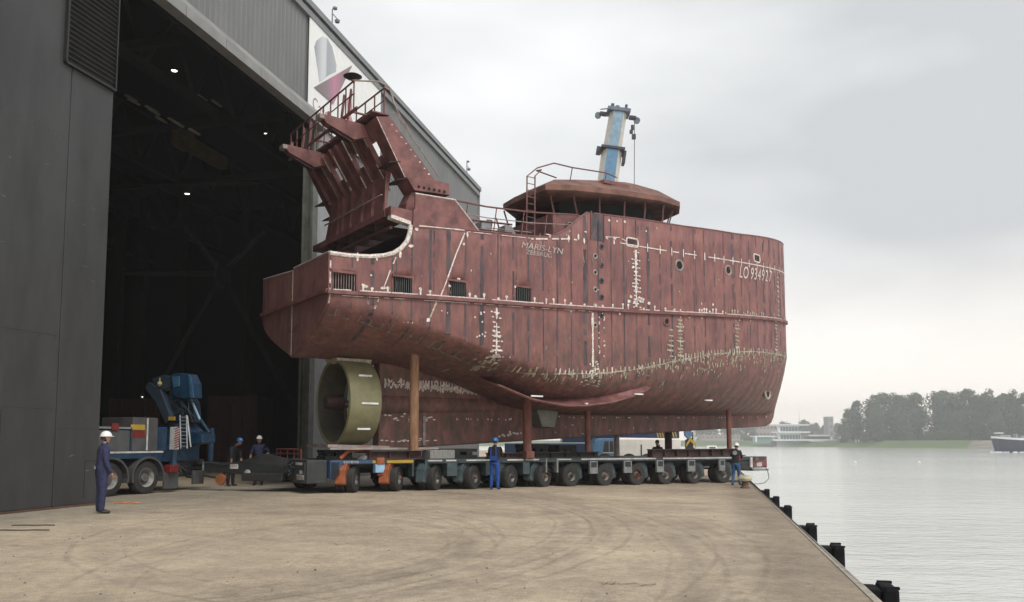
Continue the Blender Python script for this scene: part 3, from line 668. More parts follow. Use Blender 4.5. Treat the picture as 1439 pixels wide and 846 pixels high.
# top beam and platform
MB().prism([(1.44, 11.75), (1.72, 11.27), (1.98, 11.40), (1.90, 11.88)], -2.36, 2.36).build('top_beam', RED, ship, bevel=.01)
MB().box(1.30, 1.90, -2.98, 2.98, 11.91, 11.95).build('platform', RED, ship)
MB().box(.76, .84, -2.98, 2.98, 11.90, 11.95).build('platform_edge', RED, ship)
for y in (-2.6, -.6, .4, 2.4): MB().box(.84, 1.30, y, y+.08, 11.90, 11.94).build('platform_bearer', RED, ship)
for y0 in (-1.95, 1.35):
    b = MB(); b.prism([(.02, 11.72), (.16, 11.56), (1.10, 11.22), (1.62, 11.42), (1.42, 11.80), (.08, 11.84)], y0-.16, y0+.16); b.build('cantilever_arm', RED, ship, bevel=.015)
    MB().box(-.08, .08, y0-.18, y0+.18, 11.68, 11.82).build('arm_end_plate', PIPE, ship)
    MB().prism([(.35, 11.42), (1.05, 11.13), (1.05, 11.21), (.35, 11.46)], y0-.10, y0+.10).build('arm_web', DRED, ship)
# platform railings
def posts(pts0, h, n, lean=(0,0)):
    for i in range(n+1):
        f = i/n; p = [pts0[0][k] + (pts0[1][k]-pts0[0][k])*f for k in range(3)]
        MB().tube([p, (p[0]+lean[0], p[1]+lean[1], p[2]+h)], .026, 5).build('railing_post', RPIPE, ship)
posts([(.80, -2.7, 11.95), (.80, 2.85, 11.95)], .92, 9, (-.0, 0))
MB().tube([(.78, -2.75, 12.86), (.78, 2.9, 12.86)], .03, 6).tube([(.79, -2.75, 12.45), (.79, 2.9, 12.45)], .02, 6).build('handrail', RPIPE, ship)
MB().tube([(1.8, -2.85, 12.86), (1.8, 2.9, 12.86)], .03, 6).tube([(1.8, -2.8, 12.45), (1.8, 2.9, 12.45)], .02, 6).build('handrail', RPIPE, ship)
posts([(1.8, -2.8, 11.95), (1.8, 2.85, 11.95)], .92, 8)
MB().tube([(.78, -2.75, 12.86), (1.5, -3.0, 12.92), (1.85, -3.05, 12.8), (2.0, -3.05, 12.35), (2.25, -3.02, 11.95), (2.6, -3.02, 11.55)], .026, 6).tube([(1.8, -2.85, 12.86), (1.95, -3.0, 12.7), (2.1, -3.0, 12.2), (2.35, -3.0, 11.7)], .024, 6).build('end_rail', PIPE, ship)
MB().tube([(1.95, -3.02, 11.98), (2.1, -3.02, 12.02), (3.70, -3.02, 10.25)], .02, 6).build('leg_handrail', PIPE, ship)
for f in np.linspace(.1, .95, 8): MB().tube([(2.1+1.6*f, -3.0, 12.02-1.77*f), (2.02+1.52*f, -2.98, 11.88-1.72*f)], .014, 4).build('rail_bracket', PIPE, ship)
# seat-like frames on the platform, lens-shaped searchlight
for y in (-1.9, -1.35, 1.5, 2.2):
    MB().tube([(.95, y, 11.95), (1.05, y, 12.95), (1.2, y+.3, 13.0), (1.1, y+.35, 11.95)], .035, 6).build('roller_frame', RED, ship, smooth=True)
slb = MB(); slb.lathe([(0, -.09), (.18, -.07), (.30, 0), (.20, .06), (0, .10)], (.86, -2.45, 13.12), (0, 0, 1), 14); slb.build('searchlight', mat('lamp_black', (.02, .02, .02), .35), ship, smooth=True)
MB().tube([(.86, -2.45, 13.05), (.80, -2.6, 12.86)], .04, 6).build('lamp_bracket', RPIPE, ship)
for y in (-1.95, 1.35): MB().lathe([(0,0),(.06,0),(.06,.16),(0,.16)], (.3, y, 11.84), n=8).build('roller', RED, ship)
# ---- freeing port frames + bars
for a, c_, z0, z1 in ports:
    b = MB()
    for (x0, x1, za, zb_) in [(a-.05, c_+.05, zr(a)+.57, zr(a)+.64), (a-.05, a+.005, zr(a)+.03, zr(a)+.57), (c_-.005, c_+.05, zr(a)+.03, zr(a)+.57)]:
        ya = min(hp(x0, zr(a), 0).y, hp(x1, zr(a), 0).y) - .035
        b.box(x0, x1, ya, ya+.06, za, zb_)
    b.build('freeing_port_frame', RED, ship)
    n = 9
    for k in range(n):
        x = a + (c_-a)*(k+.5)/n; y = hp(x, zr(x)+.3, 0).y
        MB().tube([(x, y, zr(x)+.0), (x, y, zr(x)+.6)], .012, 5).build('bar', PIPE if a < 1 else mat('bar_grey', (.10, .11, .11), .5), ship)
MB().box(.9, 7.4, -3.0, -2.9, 6.15, 7.0).build('port_backing', mat('port_backing_dark', (.02, .02, .022), .8), ship)  # dark sheet behind the ports, stands in for the shaded hull inside
# ---- portholes, windows, scuttles
def ring_on(x, z, r, rt, name, m, seg=20, sx=1.0, inner=True):
    c0 = hp(x, z, 0); e = hp(x+.05, z, 0) - hp(x-.05, z, 0); e.normalize(); u = Vector((0,0,1)); nrm = e.cross(u).normalized()
    if nrm.y > 0: nrm = -nrm
    pts = [c0 + e*(r*sx*math.cos(t)) + u*(r*math.sin(t)) + nrm*.012 for t in np.linspace(0, 2*math.pi, seg+1)[:-1]]
    o = MB().tube(pts, rt, 6, closed=True).build(name, m, ship, smooth=True)
    if inner:
        k = len(pts); b = MB(); b.add([p + nrm*.012 for p in pts] + [p - nrm*.03 for p in pts], [tuple(range(k))] + [(i, (i+1) % k, (i+1) % k+k, i+k) for i in range(k)]); b.build('opening', BLK, ship)
for px, py, r in [(954, 373, .20), (1018, 381, .19)]:
    x, z = SF.xz(px, py, -B0 if px < 1000 else -3.2); ring_on(x, z, r, .045, 'porthole', PIPE)
x, z = SF.xz(936, 452, -B0); ring_on(x, z, .15, .06, 'outlet_flange', RED)
for k, (px, py) in enumerate([(845, 347), (836, 360), (845, 373), (836, 383), (845, 395), (836, 407), (845, 418), (836, 430), (845, 443), (836, 457)]):
    x, z = SF.xz(px, py, -B0); ring_on(x, z, .085, .035, 'foot_hole', PIPE if k % 2 else SCM, 12)
def rrect_on(x, z, w, h, name, m):
    c0 = hp(x, z, 0); e = (hp(x+.05, z, 0) - hp(x-.05, z, 0)).normalized(); u = Vector((0,0,1)); nrm = e.cross(u).normalized()
    if nrm.y > 0: nrm = -nrm
    pts = []; rr = min(w, h)*.28
    for cx, cz, t0 in [(w/2-rr, h/2-rr, 0), (-w/2+rr, h/2-rr, 90), (-w/2+rr, -h/2+rr, 180), (w/2-rr, -h/2+rr, 270)]:
        for t in (0, 30, 60, 90): pts.append(c0 + e*(cx+rr*math.cos(R(t0+t))) + u*(cz+rr*math.sin(R(t0+t))) + nrm*.012)
    MB().tube(pts, .035, 6, closed=True).build(name, m, ship, smooth=True)
    k = len(pts); MB().add([p + nrm*.01 for p in pts] + [p - nrm*.03 for p in pts], [tuple(range(k))] + [(i, (i+1) % k, (i+1) % k+k, i+k) for i in range(k)]).build('opening', DRED, ship)
def find_x(px, py):
    # nearest hull point seen at this pixel (solve y = -Bz by iteration)
    y = -B0
    for _ in range(30):
        x, z = SF.xz(px, py, y); x = min(max(x, 0), LEN-.1); y = .5*y + .5*(-Bz(x, z))
    return x, z
x, z = find_x(888, 341); rrect_on(x, z, .58, .32, 'chock_frame', WPM)
x, z = find_x(1063, 363); rrect_on(x, z, .55, .32, 'chock_frame', WPM)
x, z = find_x(1078, 551); ring_on(x, z, .30, .055, 'thruster_tunnel', YPM)
x, z = find_x(1102, 345); MB().box(LEN-.1, LEN+.16, -.06, .06, 11.02, 11.16).build('stem_fitting', DRED, ship)
# dark doubler strip under the gate
MB().add([tuple(hp(9.78, 8.9, .006)), tuple(hp(10.42, 8.9, .006)), tuple(hp(10.42, 9.92, .006)), tuple(hp(9.78, 9.92, .006))], [(0,1,2,3)]).build('scuffed_patch', SCM, ship)
MB().box(9.76, 9.80, -3.56, -3.49, 8.9, 9.96).box(10.38, 10.42, -3.56, -3.49, 8.9, 9.96).build('gate_edge', RED, ship)
# ---- welding marks laid on the shell
wm, ym, sc, gm = MB(), MB(), MB(), MB()
def quad(b, pts_xz, off):
    b.add([tuple(hp(x, z, off)) for x, z in pts_xz], [tuple(range(len(pts_xz)))])
def blob(b, x, z, w, h, off=.016, n=7):
    ph = random.random()*6; pts = []
    for k in range(n):
        t = 2*math.pi*k/n + ph; r_ = .75 + .4*random.random(); pts.append((x + w/2*r_*math.cos(t), z + h/2*r_*math.sin(t)))
    quad(b, pts, off)
def line(b, pts, w, off=.014, gap=.0, seg=.16, jit=.35, vertical=False):
    # pts in x,z ; broken strip
    for (x0, z0), (x1, z1) in zip(pts, pts[1:]):
        Ls = math.hypot(x1-x0, z1-z0); n = max(1, int(Ls/seg)); dx, dz = (x1-x0)/Ls, (z1-z0)/Ls
        wa = w
        for i in range(n):
            if random.random() < gap: continue
            fa, fb = i/n, (i+1)/n; wb_ = w*(1-jit+2*jit*random.random())
            A_ = (x0+(x1-x0)*fa, z0+(z1-z0)*fa); B_ = (x0+(x1-x0)*fb, z0+(z1-z0)*fb)
            quad(b, [(A_[0]-dz*wa/2, A_[1]+dx*wa/2), (B_[0]-dz*wb_/2, B_[1]+dx*wb_/2), (B_[0]+dz*wb_/2, B_[1]-dx*wb_/2), (A_[0]+dz*wa/2, A_[1]-dx*wa/2)], off); wa = wb_
def zfrom(f, x0, x1, n): return [(x, f(x)) for x in np.linspace(x0, x1, n)]
# frame lines
x = .66; k = 0
while x < 23.6:
    top = min(zt(x)-.05, 99); w_ = random.choice([.07, .06, .11, .14, .08, .05])
    zlow = zc(x) + .1*random.random() - (.5 if random.random() < .35 else .05)
    dens = .06 if x < 13 else .35
    if not any(a-.05 < x < c_+.05 for a, c_, _, _ in ports): line(sc, [(x, zr(x)+.08), (x, top)], w_*(1 if x < 13 else .6), .006, dens, .2, .3)
    else: line(sc, [(x, zr(x)+.75), (x, top)], w_, .006, dens, .2, .3)
    line(sc, [(x+random.uniform(-.02, .02), zlow), (x, zr(x)-.1)], w_*random.uniform(.6, 1.1)*(1 if x < 13 else .6), .006, dens, .2, .3)
    if random.random() < .25: line(sc, [(x+.12, zr(x)+.2), (x+.12, top)], .03, .006, .3, .2)
    x += .63
# chine weld with ticks
line(gm, zfrom(lambda x: zc(x)-.02+.012*math.sin(x*7), .1, 7.0, 30), .028, .013, .30, .15, .6)
line(ym, zfrom(lambda x: zc(x)-.02+.012*math.sin(x*7), 7.0, 24.0, 60), .035, .013, .18, .16, .6)
x = .3
while x < 24:
    s_ = .16 + .1*random.random(); step = .34 if x < 6 else (.2 if x < 12 else .16)
    b_ = gm if (x < 5.5 or random.random() < .25) else (ym if (x > 11 or random.random() < .4) else wm); s_ *= random.uniform(.5, 1.1)
    line(b_, [(x, zc(x)-s_*(.25 if x < 12 else .6)), (x+random.uniform(-.03,.03), zc(x)+s_*.9)], .05+.025*random.random(), .018, .05, .1)
    x += step*random.uniform(.8, 1.3)
for _ in range(320):
    x = random.uniform(13.5, 24.1) if random.random() < .75 else random.uniform(7.0, 13.5)
    z = zc(x) - abs(random.gauss(0, .42 if x > 13.5 else .12)) ; z = max(z, zb(x)+.25)
    blob(ym, x, z, .03+.05*random.random(), .06+.16*random.random(), .012)
# rub rail weld + buttons above
line(wm, zfrom(lambda x: zr(x)+.06, .1, 23.9, 90), .045, .016, .10, .18)
line(wm, zfrom(lambda x: zr(x)-.11, .2, 9.8, 60), .02, .012, .35, .18)
x = 1.0
while x < 23.8:
    h_ = .05+.15*random.random()
    if random.random() < .22: x += .3; continue
    if not any(a-.1 < x < c_+.1 for a, c_, _, _ in ports):
        line(wm if x < 17 else ym, [(x, zr(x)+.04), (x, zr(x)+.04+h_)], .055, .018, 0, .1); blob(wm if x < 17 else ym, x, zr(x)+.05+h_, .12, .10, .02)
    x += random.choice([.22, .27, .33, .5]) if x < 15 else random.choice([.14, .2])
    if random.random() < .2: blob(wm, x, zr(x)-.16, .08, .06)
# upper weld line forward of the gate
line(wm, zfrom(lambda x: 8.98 + .008*(x-12) + .0035*(x-12)**2, 10.5, 24.0, 40), .04, .014, .08, .2)
x = 12.6
while x < 24: 
    zz = 8.98 + .008*(x-12) + .0035*(x-12)**2; line(wm, [(x, zz-.16), (x, zz+.16)], .05, .018, 0, .1); x += .62*random.uniform(.9, 1.1)
def butt(xf, z0, z1, m_, dense, w=.05, side=(.16, .16), rag=.06):
    z = z0
    line(m_, [(xf, z0), (xf, z1)], w, .016, .04, .12, .5)
    while z < z1:
        if random.random() < .3: line(m_, [(xf-random.uniform(.05, .25), z+.03), (xf+random.uniform(.05, .25), z+random.uniform(-.02, .06))], .03+.04*random.random(), .017, 0, .08, .6)
        for s_ in (-1, 1):
            if random.random() < .8: blob(m_, xf + s_*random.uniform(.06, side[0 if s_ < 0 else 1]), z + random.uniform(-.02, .02), .09+.06*random.random(), .06, .018)
        if random.random() < .6: line(m_, [(xf-.12, z), (xf+.12, z)], .04, .017, 0, .1)
        z += dense
x8, _ = find_x(893, 400); butt(x8, zr(x8)+.15, 8.82, wm, .15, .09, (.2, .2))
for _ in range(14): blob(wm, x8 + random.gauss(0, .3), zr(x8)+.42+random.gauss(0, .06), .16, .13, .02)
x7, _ = find_x(697, 480); butt(x7, zc(x7)+.1, zr(x7)-.2, wm, .16, .06, (.22, .22)); x7b = x7-.4
for _ in range(10): blob(wm, x7b-.15+random.gauss(0, .1), random.uniform(zc(x7)+.5, zr(x7)-.3), .08, .07)
for _ in range(40): blob(ym, x7+random.gauss(0, .2), zc(x7)-random.uniform(-.3, .12), .08, .06)
x9, _ = find_x(832, 470); line(wm, [(x9, zc(x9)-.2), (x9, zr(x9)-.15)], .09, .016, .03, .1, .4)
for _ in range(26): blob(ym if random.random()<.5 else wm, x9+random.gauss(.1, .12), zc(x9)+abs(random.gauss(.0, .3))-.1, .07, .08)
for _ in range(22): blob(wm, x9+random.choice([.3, .55])+random.gauss(0, .02), random.uniform(zc(x9)+.6, zr(x9)-.25), .06, .06)
x10, _ = find_x(955, 480); butt(x10, zc(x10), zr(x10)-.2, ym, .14, .04, (.1, .1)); butt(x10-.5, zc(x10)+.1, zr(x10)-.6, ym, .2, .015, (.05, .05))
for px, n in ((1035, 30), (1090, 30)):
    xx, _ = find_x(px, 480); butt(xx, zc(xx), zr(xx)-.1, ym, .16, .015, (.1, .1))
xx, _ = find_x(1092, 400); butt(xx, zr(xx)+.2, 9.3, ym, .22, .02, (.08, .08))
# diagonal chalky lines aft
def pl(b, px_pts, w, gap=.05, off=.018): line(b, [find_x(*p) for p in px_pts], w, off, gap, .1, .3)
pl(wm, [(654, 324), (641, 355), (625, 400), (619, 415)], .04); pl(ym, [(613, 424), (603, 448)], .05); blob(wm, *find_x(601, 450), .14, .14)
pl(wm, [(556, 362), (548, 380), (539, 404)], .035); pl(ym, [(532, 420), (526, 434)], .04)
pl(wm, [(582, 317), (652, 324)], .035, .1); pl(wm, [(657, 326), (744, 335)], .02, .4)
for p, w_, h_ in [((585, 322), .14, .16), ((577, 346), .18, .12), ((631, 402), .1, .1), ((472, 358), .14, .12), ((502, 362), .07, .3), ((529, 362), .07, .25), ((562, 358), .1, .3), ((656, 330), .08, .2), ((651, 343), .1, .1), ((644, 392), .14, .08),
                  ((521, 387), .07, .08), ((538, 405), .22, .1), ((513, 403), .2, .1), ((723, 403), .09, .1), ((822, 326), .14, .06), ((812, 333), .09, .26), ((798, 336), .1, .3), ((808, 337), .22, .07), ((820, 339), .09, .25),
                  ((855, 310), .12, .1), ((866, 311), .1, .08), ((877, 312), .12, .12), ((852, 335), .12, .08), ((863, 335), .16, .09), ((862, 340), .07, .25), ((907, 325), .07, .07), ((870, 441), .1, .1), ((903, 436), .3, .12), ((620, 437), .05, .05), ((628, 440), .05, .05),
                  ((1019, 325), .07, .07), ((1001, 428), .12, .12), ((770, 330), .3, .04), ((985, 427), .06, .1), ((772, 333), .06, .1)]:
    x, z = find_x(*p); blob(wm, x, z, w_, h_)
pl(wm, [(742, 336), (775, 336), (800, 336)], .05, .25); pl(wm, [(850, 333), (870, 334), (884, 342)], .03, .2)
# keel area marks handled below; draft mark rectangles on transom edge
pl(ym, [(459, 404), (457, 425)], .06); pl(wm, [(463, 366), (461, 398)], .05, .3)
for _ in range(45): blob(ym, random.uniform(9.4, 10.3), random.uniform(3.6, 3.95) , .12, .03)
for _ in range(70):
    x = random.uniform(1, 23.5); z = random.uniform(zc(x)+.1, zt(x)-.3); l_ = random.uniform(.1, .5); line(gm, [(x, z), (x+random.uniform(-.12, .12), z+l_)], .02+.03*random.random(), .008, .25, .1, .8)
for _ in range(60):
    x = random.uniform(6, 24); z = zc(x)-random.uniform(.05, .7)*(.5 if x < 12 else 1); z = max(z, zb(x)+.3); line(gm, [(x, z), (x+random.uniform(-.3, .3), z+random.uniform(-.03, .12))], .03+.05*random.random(), .01, .2, .08, .8)
for _ in range(60):
    x = random.uniform(2, 24); z = random.uniform(zr(x)+.2, zt(x)-.1); blob(wm if random.random() < .3 else gm, x, z, .02+.03*random.random(), .03+.06*random.random())
wm.build('weld_primer', WPM, ship, kind='stuff'); ym.build('weld_primer', YPM, ship, kind='stuff'); gm.build('weld_primer', GPM, ship, kind='stuff'); sc.build('frame_mark', SCM, ship, kind='stuff')
# hull lettering
def htext(body, px, py, size, shear, sx, m, name='lettering'):
    x, z = find_x(px, py); p = hp(x, z, .022); e = (hp(x+.6, z, 0) - hp(x, z, 0)).normalized(); n_ = e.cross(Vector((0,0,1))).normalized()
    M = Matrix((( e.x, 0, n_.x, p.x), (e.y, 0, n_.y, p.y), (e.z, 1, n_.z, p.z), (0,0,0,1)))
    return text(body, size, name, m, ship, M, shear=shear, sx=sx)
NTM = mat('faded_lettering', (.44, .38, .35), .7, var=.3)
LTM = mat('chalk_lettering', (.62, .55, .50), .7, var=.2)
# letters of the number follow the curve of the bow one by one
s_ = 'LO 934927'; pxs = np.linspace(1037, 1079, 9); pys = np.linspace(388, 394, 9)
for ch, a_, b_ in zip(s_, pxs, pys):
    if ch != ' ': htext(ch, a_, b_+1.5, .74, .30, .74, LTM)
htext('MARIS-LYN', 731, 348, .30, .25, 1.22, NTM); htext('ZEEBRUG', 738, 357, .22, .1, 1.2, NTM)
htext('W1', 564, 453, .30, 0, .9, YPM); htext('EE', 588, 454, .24, 0, .9, SCM)
text('VAART', .30, 'lettering', mat('dark_paint', (.03, .02, .02), .7), ship, Matrix.Translation((-.056, .35, 5.12)) @ Matrix.Rotation(R(-90), 4, 'Z') @ Matrix.Rotation(R(90), 4, 'X'))
# ---- bilge keel
bk = MB(); pk = [(6.02, 3.50), (6.75, 3.22), (7.34, 3.02), (8.0, 2.92), (8.58, 2.85), (9.55, 2.86), (10.9, 3.02), (11.97, 3.28), (12.7, 3.52), (13.3, 3.78)]
rows = []
for i, (x, z) in enumerate(pk):
    f = math.sin(math.pi * i / (len(pk)-1)); zi = max(z + .28, zb(x)+.15); yi = -Bz(x, zi) + .05
    rows.append([(x, yi, zi + .04), (x, -3.05 - .35*f**.6, z)])
vs = [p for r_ in rows for p in r_]; bk.add(vs, [(2*i, 2*i+2, 2*i+3, 2*i+1) for i in range(len(rows)-1)])
o = bk.build('bilge_keel', RED, ship); s2 = o.modifiers.new('t', 'SOLIDIFY'); s2.thickness = .05
MB().tube([r_[1] for r_ in rows], .03, 6).build('bilge_keel_edge', RED, ship, smooth=True)
b = MB()
for x, w_ in ((7.2, .5), (12.0, .45), (9.6, .12), (16.4, .4)):
    z = interp([(r_[1][0], r_[1][2]) for r_ in rows], x) + .05 if x < 14 else 3.25; b.box(x, x+w_, (-3.36 if x < 14 else -2.9), (-3.30 if x < 14 else -2.8), z, z+.05)
b.build('taped_mark', mat('white_tape', (.75, .75, .75), .5), ship)
# ---- keel, skeg, shaft tube, nozzle
kb = lambda x: 1.16 + .049*x
MB().prism([(3.0, kb(3)), (23.6, kb(23.6)), (24.0, kb(24)+.14), (24.2, 2.8), (24.3, 3.2)] + [(x, zb(x)+.15) for x in (22, 18, 15, 11.3, 9, 8.4, 7.7, 7, 6, 5, 4, 3.0)], -.25, .25).build('keel', HM, ship, bevel=.05)
MB().tube([(2.4, 0, 2.85), (6.5, 0, 2.9), (9.5, 0, 2.95)], .42, 16, r2=.30).build('shaft_tube', HM, ship, smooth=True)
MB().tube([(1.2, 0, 2.85), (2.6, 0, 2.85)], .13, 12).build('propeller_shaft', mat('shaft_steel', (.16, .14, .13), .35, .7), ship, smooth=True)
OLV = mat('nozzle_olive', (.205, .195, .105), .5, var=.16, nscale=2.5, bump=.05)
nzp = [(1.36, 0), (1.45, .02), (1.455, .3), (1.44, 1.0), (1.40, 1.14), (1.34, 1.12), (1.20, .75), (1.24, .3), (1.36, 0)]
MB().lathe([(r_, h) for r_, h in nzp], (1.40, 0, 2.90), (1, 0, 0), 48, caps=False).build('propeller_nozzle', OLV, ship, smooth=True)
MB().lathe([(1.335, 1.08), (1.18, .75), (1.215, .30), (1.33, .03)], (1.40, 0, 2.90), (1, 0, 0), 48, caps=False).build('nozzle_dark_inside', mat('nozzle_dark_inside', (.06, .052, .034), .6, var=.3), ship, smooth=True)  # dark skin inside the nozzle, its shade put into the colour
MB().tube([(1.15, 0, 2.88), (1.75, 0, 2.88)], .20, 14, r2=.26).build('stern_tube', DRED, ship, smooth=True)
b = MB()
for t, w_ in ((35, .5), (-3, .62), (-38, .48)):
    y, z = -1.465*math.cos(R(t)), 2.9 + 1.465*math.sin(R(t)); b.box(1.80-.0, 1.80+w_*.95, y-.012, y+.012, z-.03, z+.03)
b.build('taped_mark', mat('white_tape', (.75, .75, .75), .5), ship)
MB().lathe([(.26, 0), (.10, .12), (0, .12)], (2.2, 0, 2.85), (-1, 0, 0), 14).build('shaft_boss', DRED, ship, smooth=True)
MB().prism([(1.3, 4.35), (2.6, 4.35), (2.5, 4.05), (1.45, 4.2)], -.5, .5).build('nozzle_headbox', YPM, ship)
MB().box(2.45, 5.4, -.45, .45, 1.20, 1.28).build('sole_plate', PIPE, ship)
MB().prism([(.9, 1.40), (3.1, 1.32), (3.1, 1.44), (.9, 1.50)], -.9, .9).build('nozzle_cradle', PIPE, ship)
km, ky = MB(), MB()
def kblob(b, x, z, w_, h_, y=-.262, n=7):
    ph = random.random()*6; b.add([(x + w_/2*(.7+.5*random.random())*math.cos(2*math.pi*k/n+ph), y, z + h_/2*(.7+.5*random.random())*math.sin(2*math.pi*k/n+ph)) for k in range(n)], [tuple(range(n))])
for _ in range(230):
    x = random.uniform(3.2, 7.2); kblob(km, x, 3.62 - .05*(x-3) + random.gauss(0, .07), .04+.07*random.random(), .05+.12*random.random())
for k in range(24):
    x = 4.2+k*.12; km.box(x, x+.04, -.27, -.256, 3.45, 3.75)
for _ in range(18): kblob(km, random.uniform(3.1, 5.2), 2.38+random.gauss(0, .06), .14, .06)
for _ in range(16): kblob(km, random.uniform(3.1, 5.4), 1.62+random.gauss(0, .03), .16, .04)
for _ in range(14): x = random.uniform(6.0, 9); kblob(km, x, 2.42+random.gauss(0, .02), .05, .08)
for _ in range(12): x = random.uniform(7.6, 9.3); kblob(km, x, kb(x)+.3+random.gauss(0, .05), .12, .09)
for _ in range(26): x = random.uniform(10.5, 24); kblob(km, x, zb(x)-.12, .06, .07)
for _ in range(8): x = random.uniform(9.8, 16); kblob(km, x, random.uniform(kb(x)+.15, 2.4), .05, .06)
km.box(4.42, 4.47, -.27, -.25, 1.5, 2.6); km.build('weld_primer', WPM, ship, kind='stuff')
MB().box(5.0-.3, 5.0-.2, -.3, -.25, 1.45, 2.5).build('skeg_edge', PIPE, ship)
MB().prism([(9.30, 2.80), (10.35, 2.80), (10.15, 2.12), (9.55, 2.15)], -.85, -.25).build('transducer_box', mat('grey_green_box', (.20, .21, .18), .6), ship, bevel=.03)
# ---- wheelhouse
zf = lambda x: 10.72 + .085*(x-8.15)
roof_pl = [(8.15, -2.95), (9.3, -3.25), (11.5, -3.32), (13.8, -3.15), (15.3, -2.7), (16.3, -1.7), (16.75, 0), (16.3, 1.7), (15.0, 2.9), (12.8, 3.2), (11.0, 2.3), (9.3, .85), (8.35, .05), (8.15, -1.0)]
cxr, cyr = 12.2, -.1
b = MB(); N = len(roof_pl)
def ringr(f, dz, sk=0): return [(cxr + (x-cxr)*f, cyr + (y-cyr)*f, zf(x)+dz + (zf(cxr)-zf(x))*(1-f)*0) for x, y in roof_pl]
rings = [ringr(.86, -.20), ringr(.97, -.15), ringr(1.0, -.10), ringr(1.0, .10), ringr(.97, .16), ringr(.78, .60), ringr(.55, .90), ringr(.2, 1.05)]
vs = [p for r_ in rings for p in r_]; b.add(vs, [(i*N+k, i*N+(k+1) % N, (i+1)*N+(k+1) % N, (i+1)*N+k) for i in range(len(rings)-1) for k in range(N)] + [tuple(range(N-1, -1, -1)), tuple((len(rings)-1)*N+k for k in range(N))])
b.build('wheelhouse_roof', RUST, ship)
wl = [(8.75, -2.6), (9.6, -2.8), (14.3, -2.75), (15.5, -1.9), (15.8, 0), (15.5, 1.8), (14.2, 2.6), (10.2, 2.7), (9.0, 1.3), (8.75, 0)]
b = MB(); NW = len(wl)
lo = [(x, y, 8.3 + .035*(x-8)) for x, y in wl]; hi = [(x, y, 9.95 + .05*(x-9)) for x, y in wl]
b.add(lo + hi, [(k, (k+1) % NW, (k+1) % NW + NW, k+NW) for k in range(NW)]); b.build('wheelhouse_wall', RED, ship).modifiers.new('t', 'SOLIDIFY').thickness = .05
b = MB(); s_ = .80; b.add([(cxr+(x-cxr)*s_, y*s_, z-.02) for x, y, z in hi] + [(cxr+(x-cxr)*s_, y*s_, zf(x)-.12) for x, y, z in hi], [(k, (k+1) % NW, (k+1) % NW + NW, k+NW) for k in range(NW)]); b.build('window_interior', BLK, ship)
mull = [(8.8, -2.6, -.25), (9.75, -2.8, -.3), (10.85, -2.8, -.1), (12.09, -2.8, -.05), (13.15, -2.8, 0), (14.2, -2.75, .0), (14.9, -2.35, .25), (15.5, -1.6, .25), (15.8, 0, .3), (15.4, 1.7, .2), (13, 2.65, 0), (11, 2.7, 0), (9.1, 1.3, -.2), (8.75, .2, -.25)]
for x, y, dx in mull:
    MB().tube([(x, y, 9.95+.05*(x-9)), (x+dx, y*1.04, zf(x)-.14)], .04, 4).build('window_mullion', RPIPE, ship)
MB().tube([(8.6, 2.0, 8.4), (8.75, 1.6, 10.6)], .16, 4).build('aft_strut', mat('strut_grey', (.16, .17, .18), .6), ship)
x, z = SF.xz(802, 317, -2.86); MB().box(x-.16, x+.16, -2.88, -2.80, z-.12, z+.12).build('scuttle_frame', PIPE, ship); MB().box(x-.11, x+.11, -2.885, -2.875, z-.08, z+.08).build('opening', BLK, ship)
# roof rail + ladder
zr_ = lambda x, y, d: zf(x)+d
MB().tube([(7.15, -3.15, 8.72), (7.18, -3.15, 10.88), (7.66, -3.1, 11.28), (8.5, -3.0, 11.65), (9.6, -2.7, 11.78), (11.2, -2.8, 11.85), (11.9, -2.6, 11.85)], .026, 6).build('ladder_rail', RPIPE, ship, smooth=False)
MB().tube([(7.50, -3.15, 8.72), (7.53, -3.15, 10.95), (7.85, -3.1, 11.25), (8.3, -2.2, 11.55), (9.7, -1.6, 11.7)], .026, 6).build('ladder_rail', RPIPE, ship)
for z in np.arange(8.95, 10.9, .24): MB().tube([(7.16, -3.15, z), (7.51, -3.15, z)], .016, 5).build('rung', RPIPE, ship)
for x, y, z in [(9.6, -2.7, 11.78), (11.2, -2.8, 11.85)]: MB().tube([(x, y, z), (x+.05, y+.2, z-.45)], .02, 5).build('rail_stanchion', RPIPE, ship)
MB().box(11.0, 12.3, -2.9, -2.0, 11.40, 11.56).build('roof_hatch', RED, ship, bevel=.02)
# deck railing along the open side
hr = [(3.9, -3.2, 9.50), (5.4, -3.25, 9.47), (7.3, -3.25, 9.58), (9.3, -3.35, 9.78)]
MB().tube(hr, .03, 6).build('handrail', RPIPE, ship)
MB().tube([(x, y, z-.38) for x, y, z in hr], .018, 6).tube([(x, y, z-.72) for x, y, z in hr[1:3]], .018, 6).build('lower_rail', PIPE, ship)
for x in (4.6, 5.75, 6.9, 7.9, 8.4): MB().tube([(x-.12, -3.35, zt(x)), (x+.08, -3.25, interp([(p[0], p[2]) for p in hr], x))], .02, 5).build('rail_stanchion', RPIPE, ship)
# grey hatch coaming with frames on the upper deck
GRM = mat('grey_fitting', (.25, .26, .27), .5)
MB().box(5.9, 6.3, -2.2, -1.7, 8.3, 9.28).box(6.9, 7.2, -2.2, -1.7, 8.3, 9.3).prism([(7.2, 9.3), (7.2, 8.3), (7.9, 8.3)], -2.2, -1.7).build('winch_bed', GRM, ship, bevel=.015)
MB().tube([(5.0, -2.2, 8.4), (5.05, -2.2, 9.0), (5.3, -2.2, 9.25), (7.2, -2.2, 9.35)], .035, 6).tube([(5.2, -2.2, 8.95), (7.2, -2.2, 9.05)], .03, 6).tube([(5.55, -2.2, 8.4), (5.55, -2.2, 9.3)], .03, 6).build('winch_frame', RPIPE, ship)

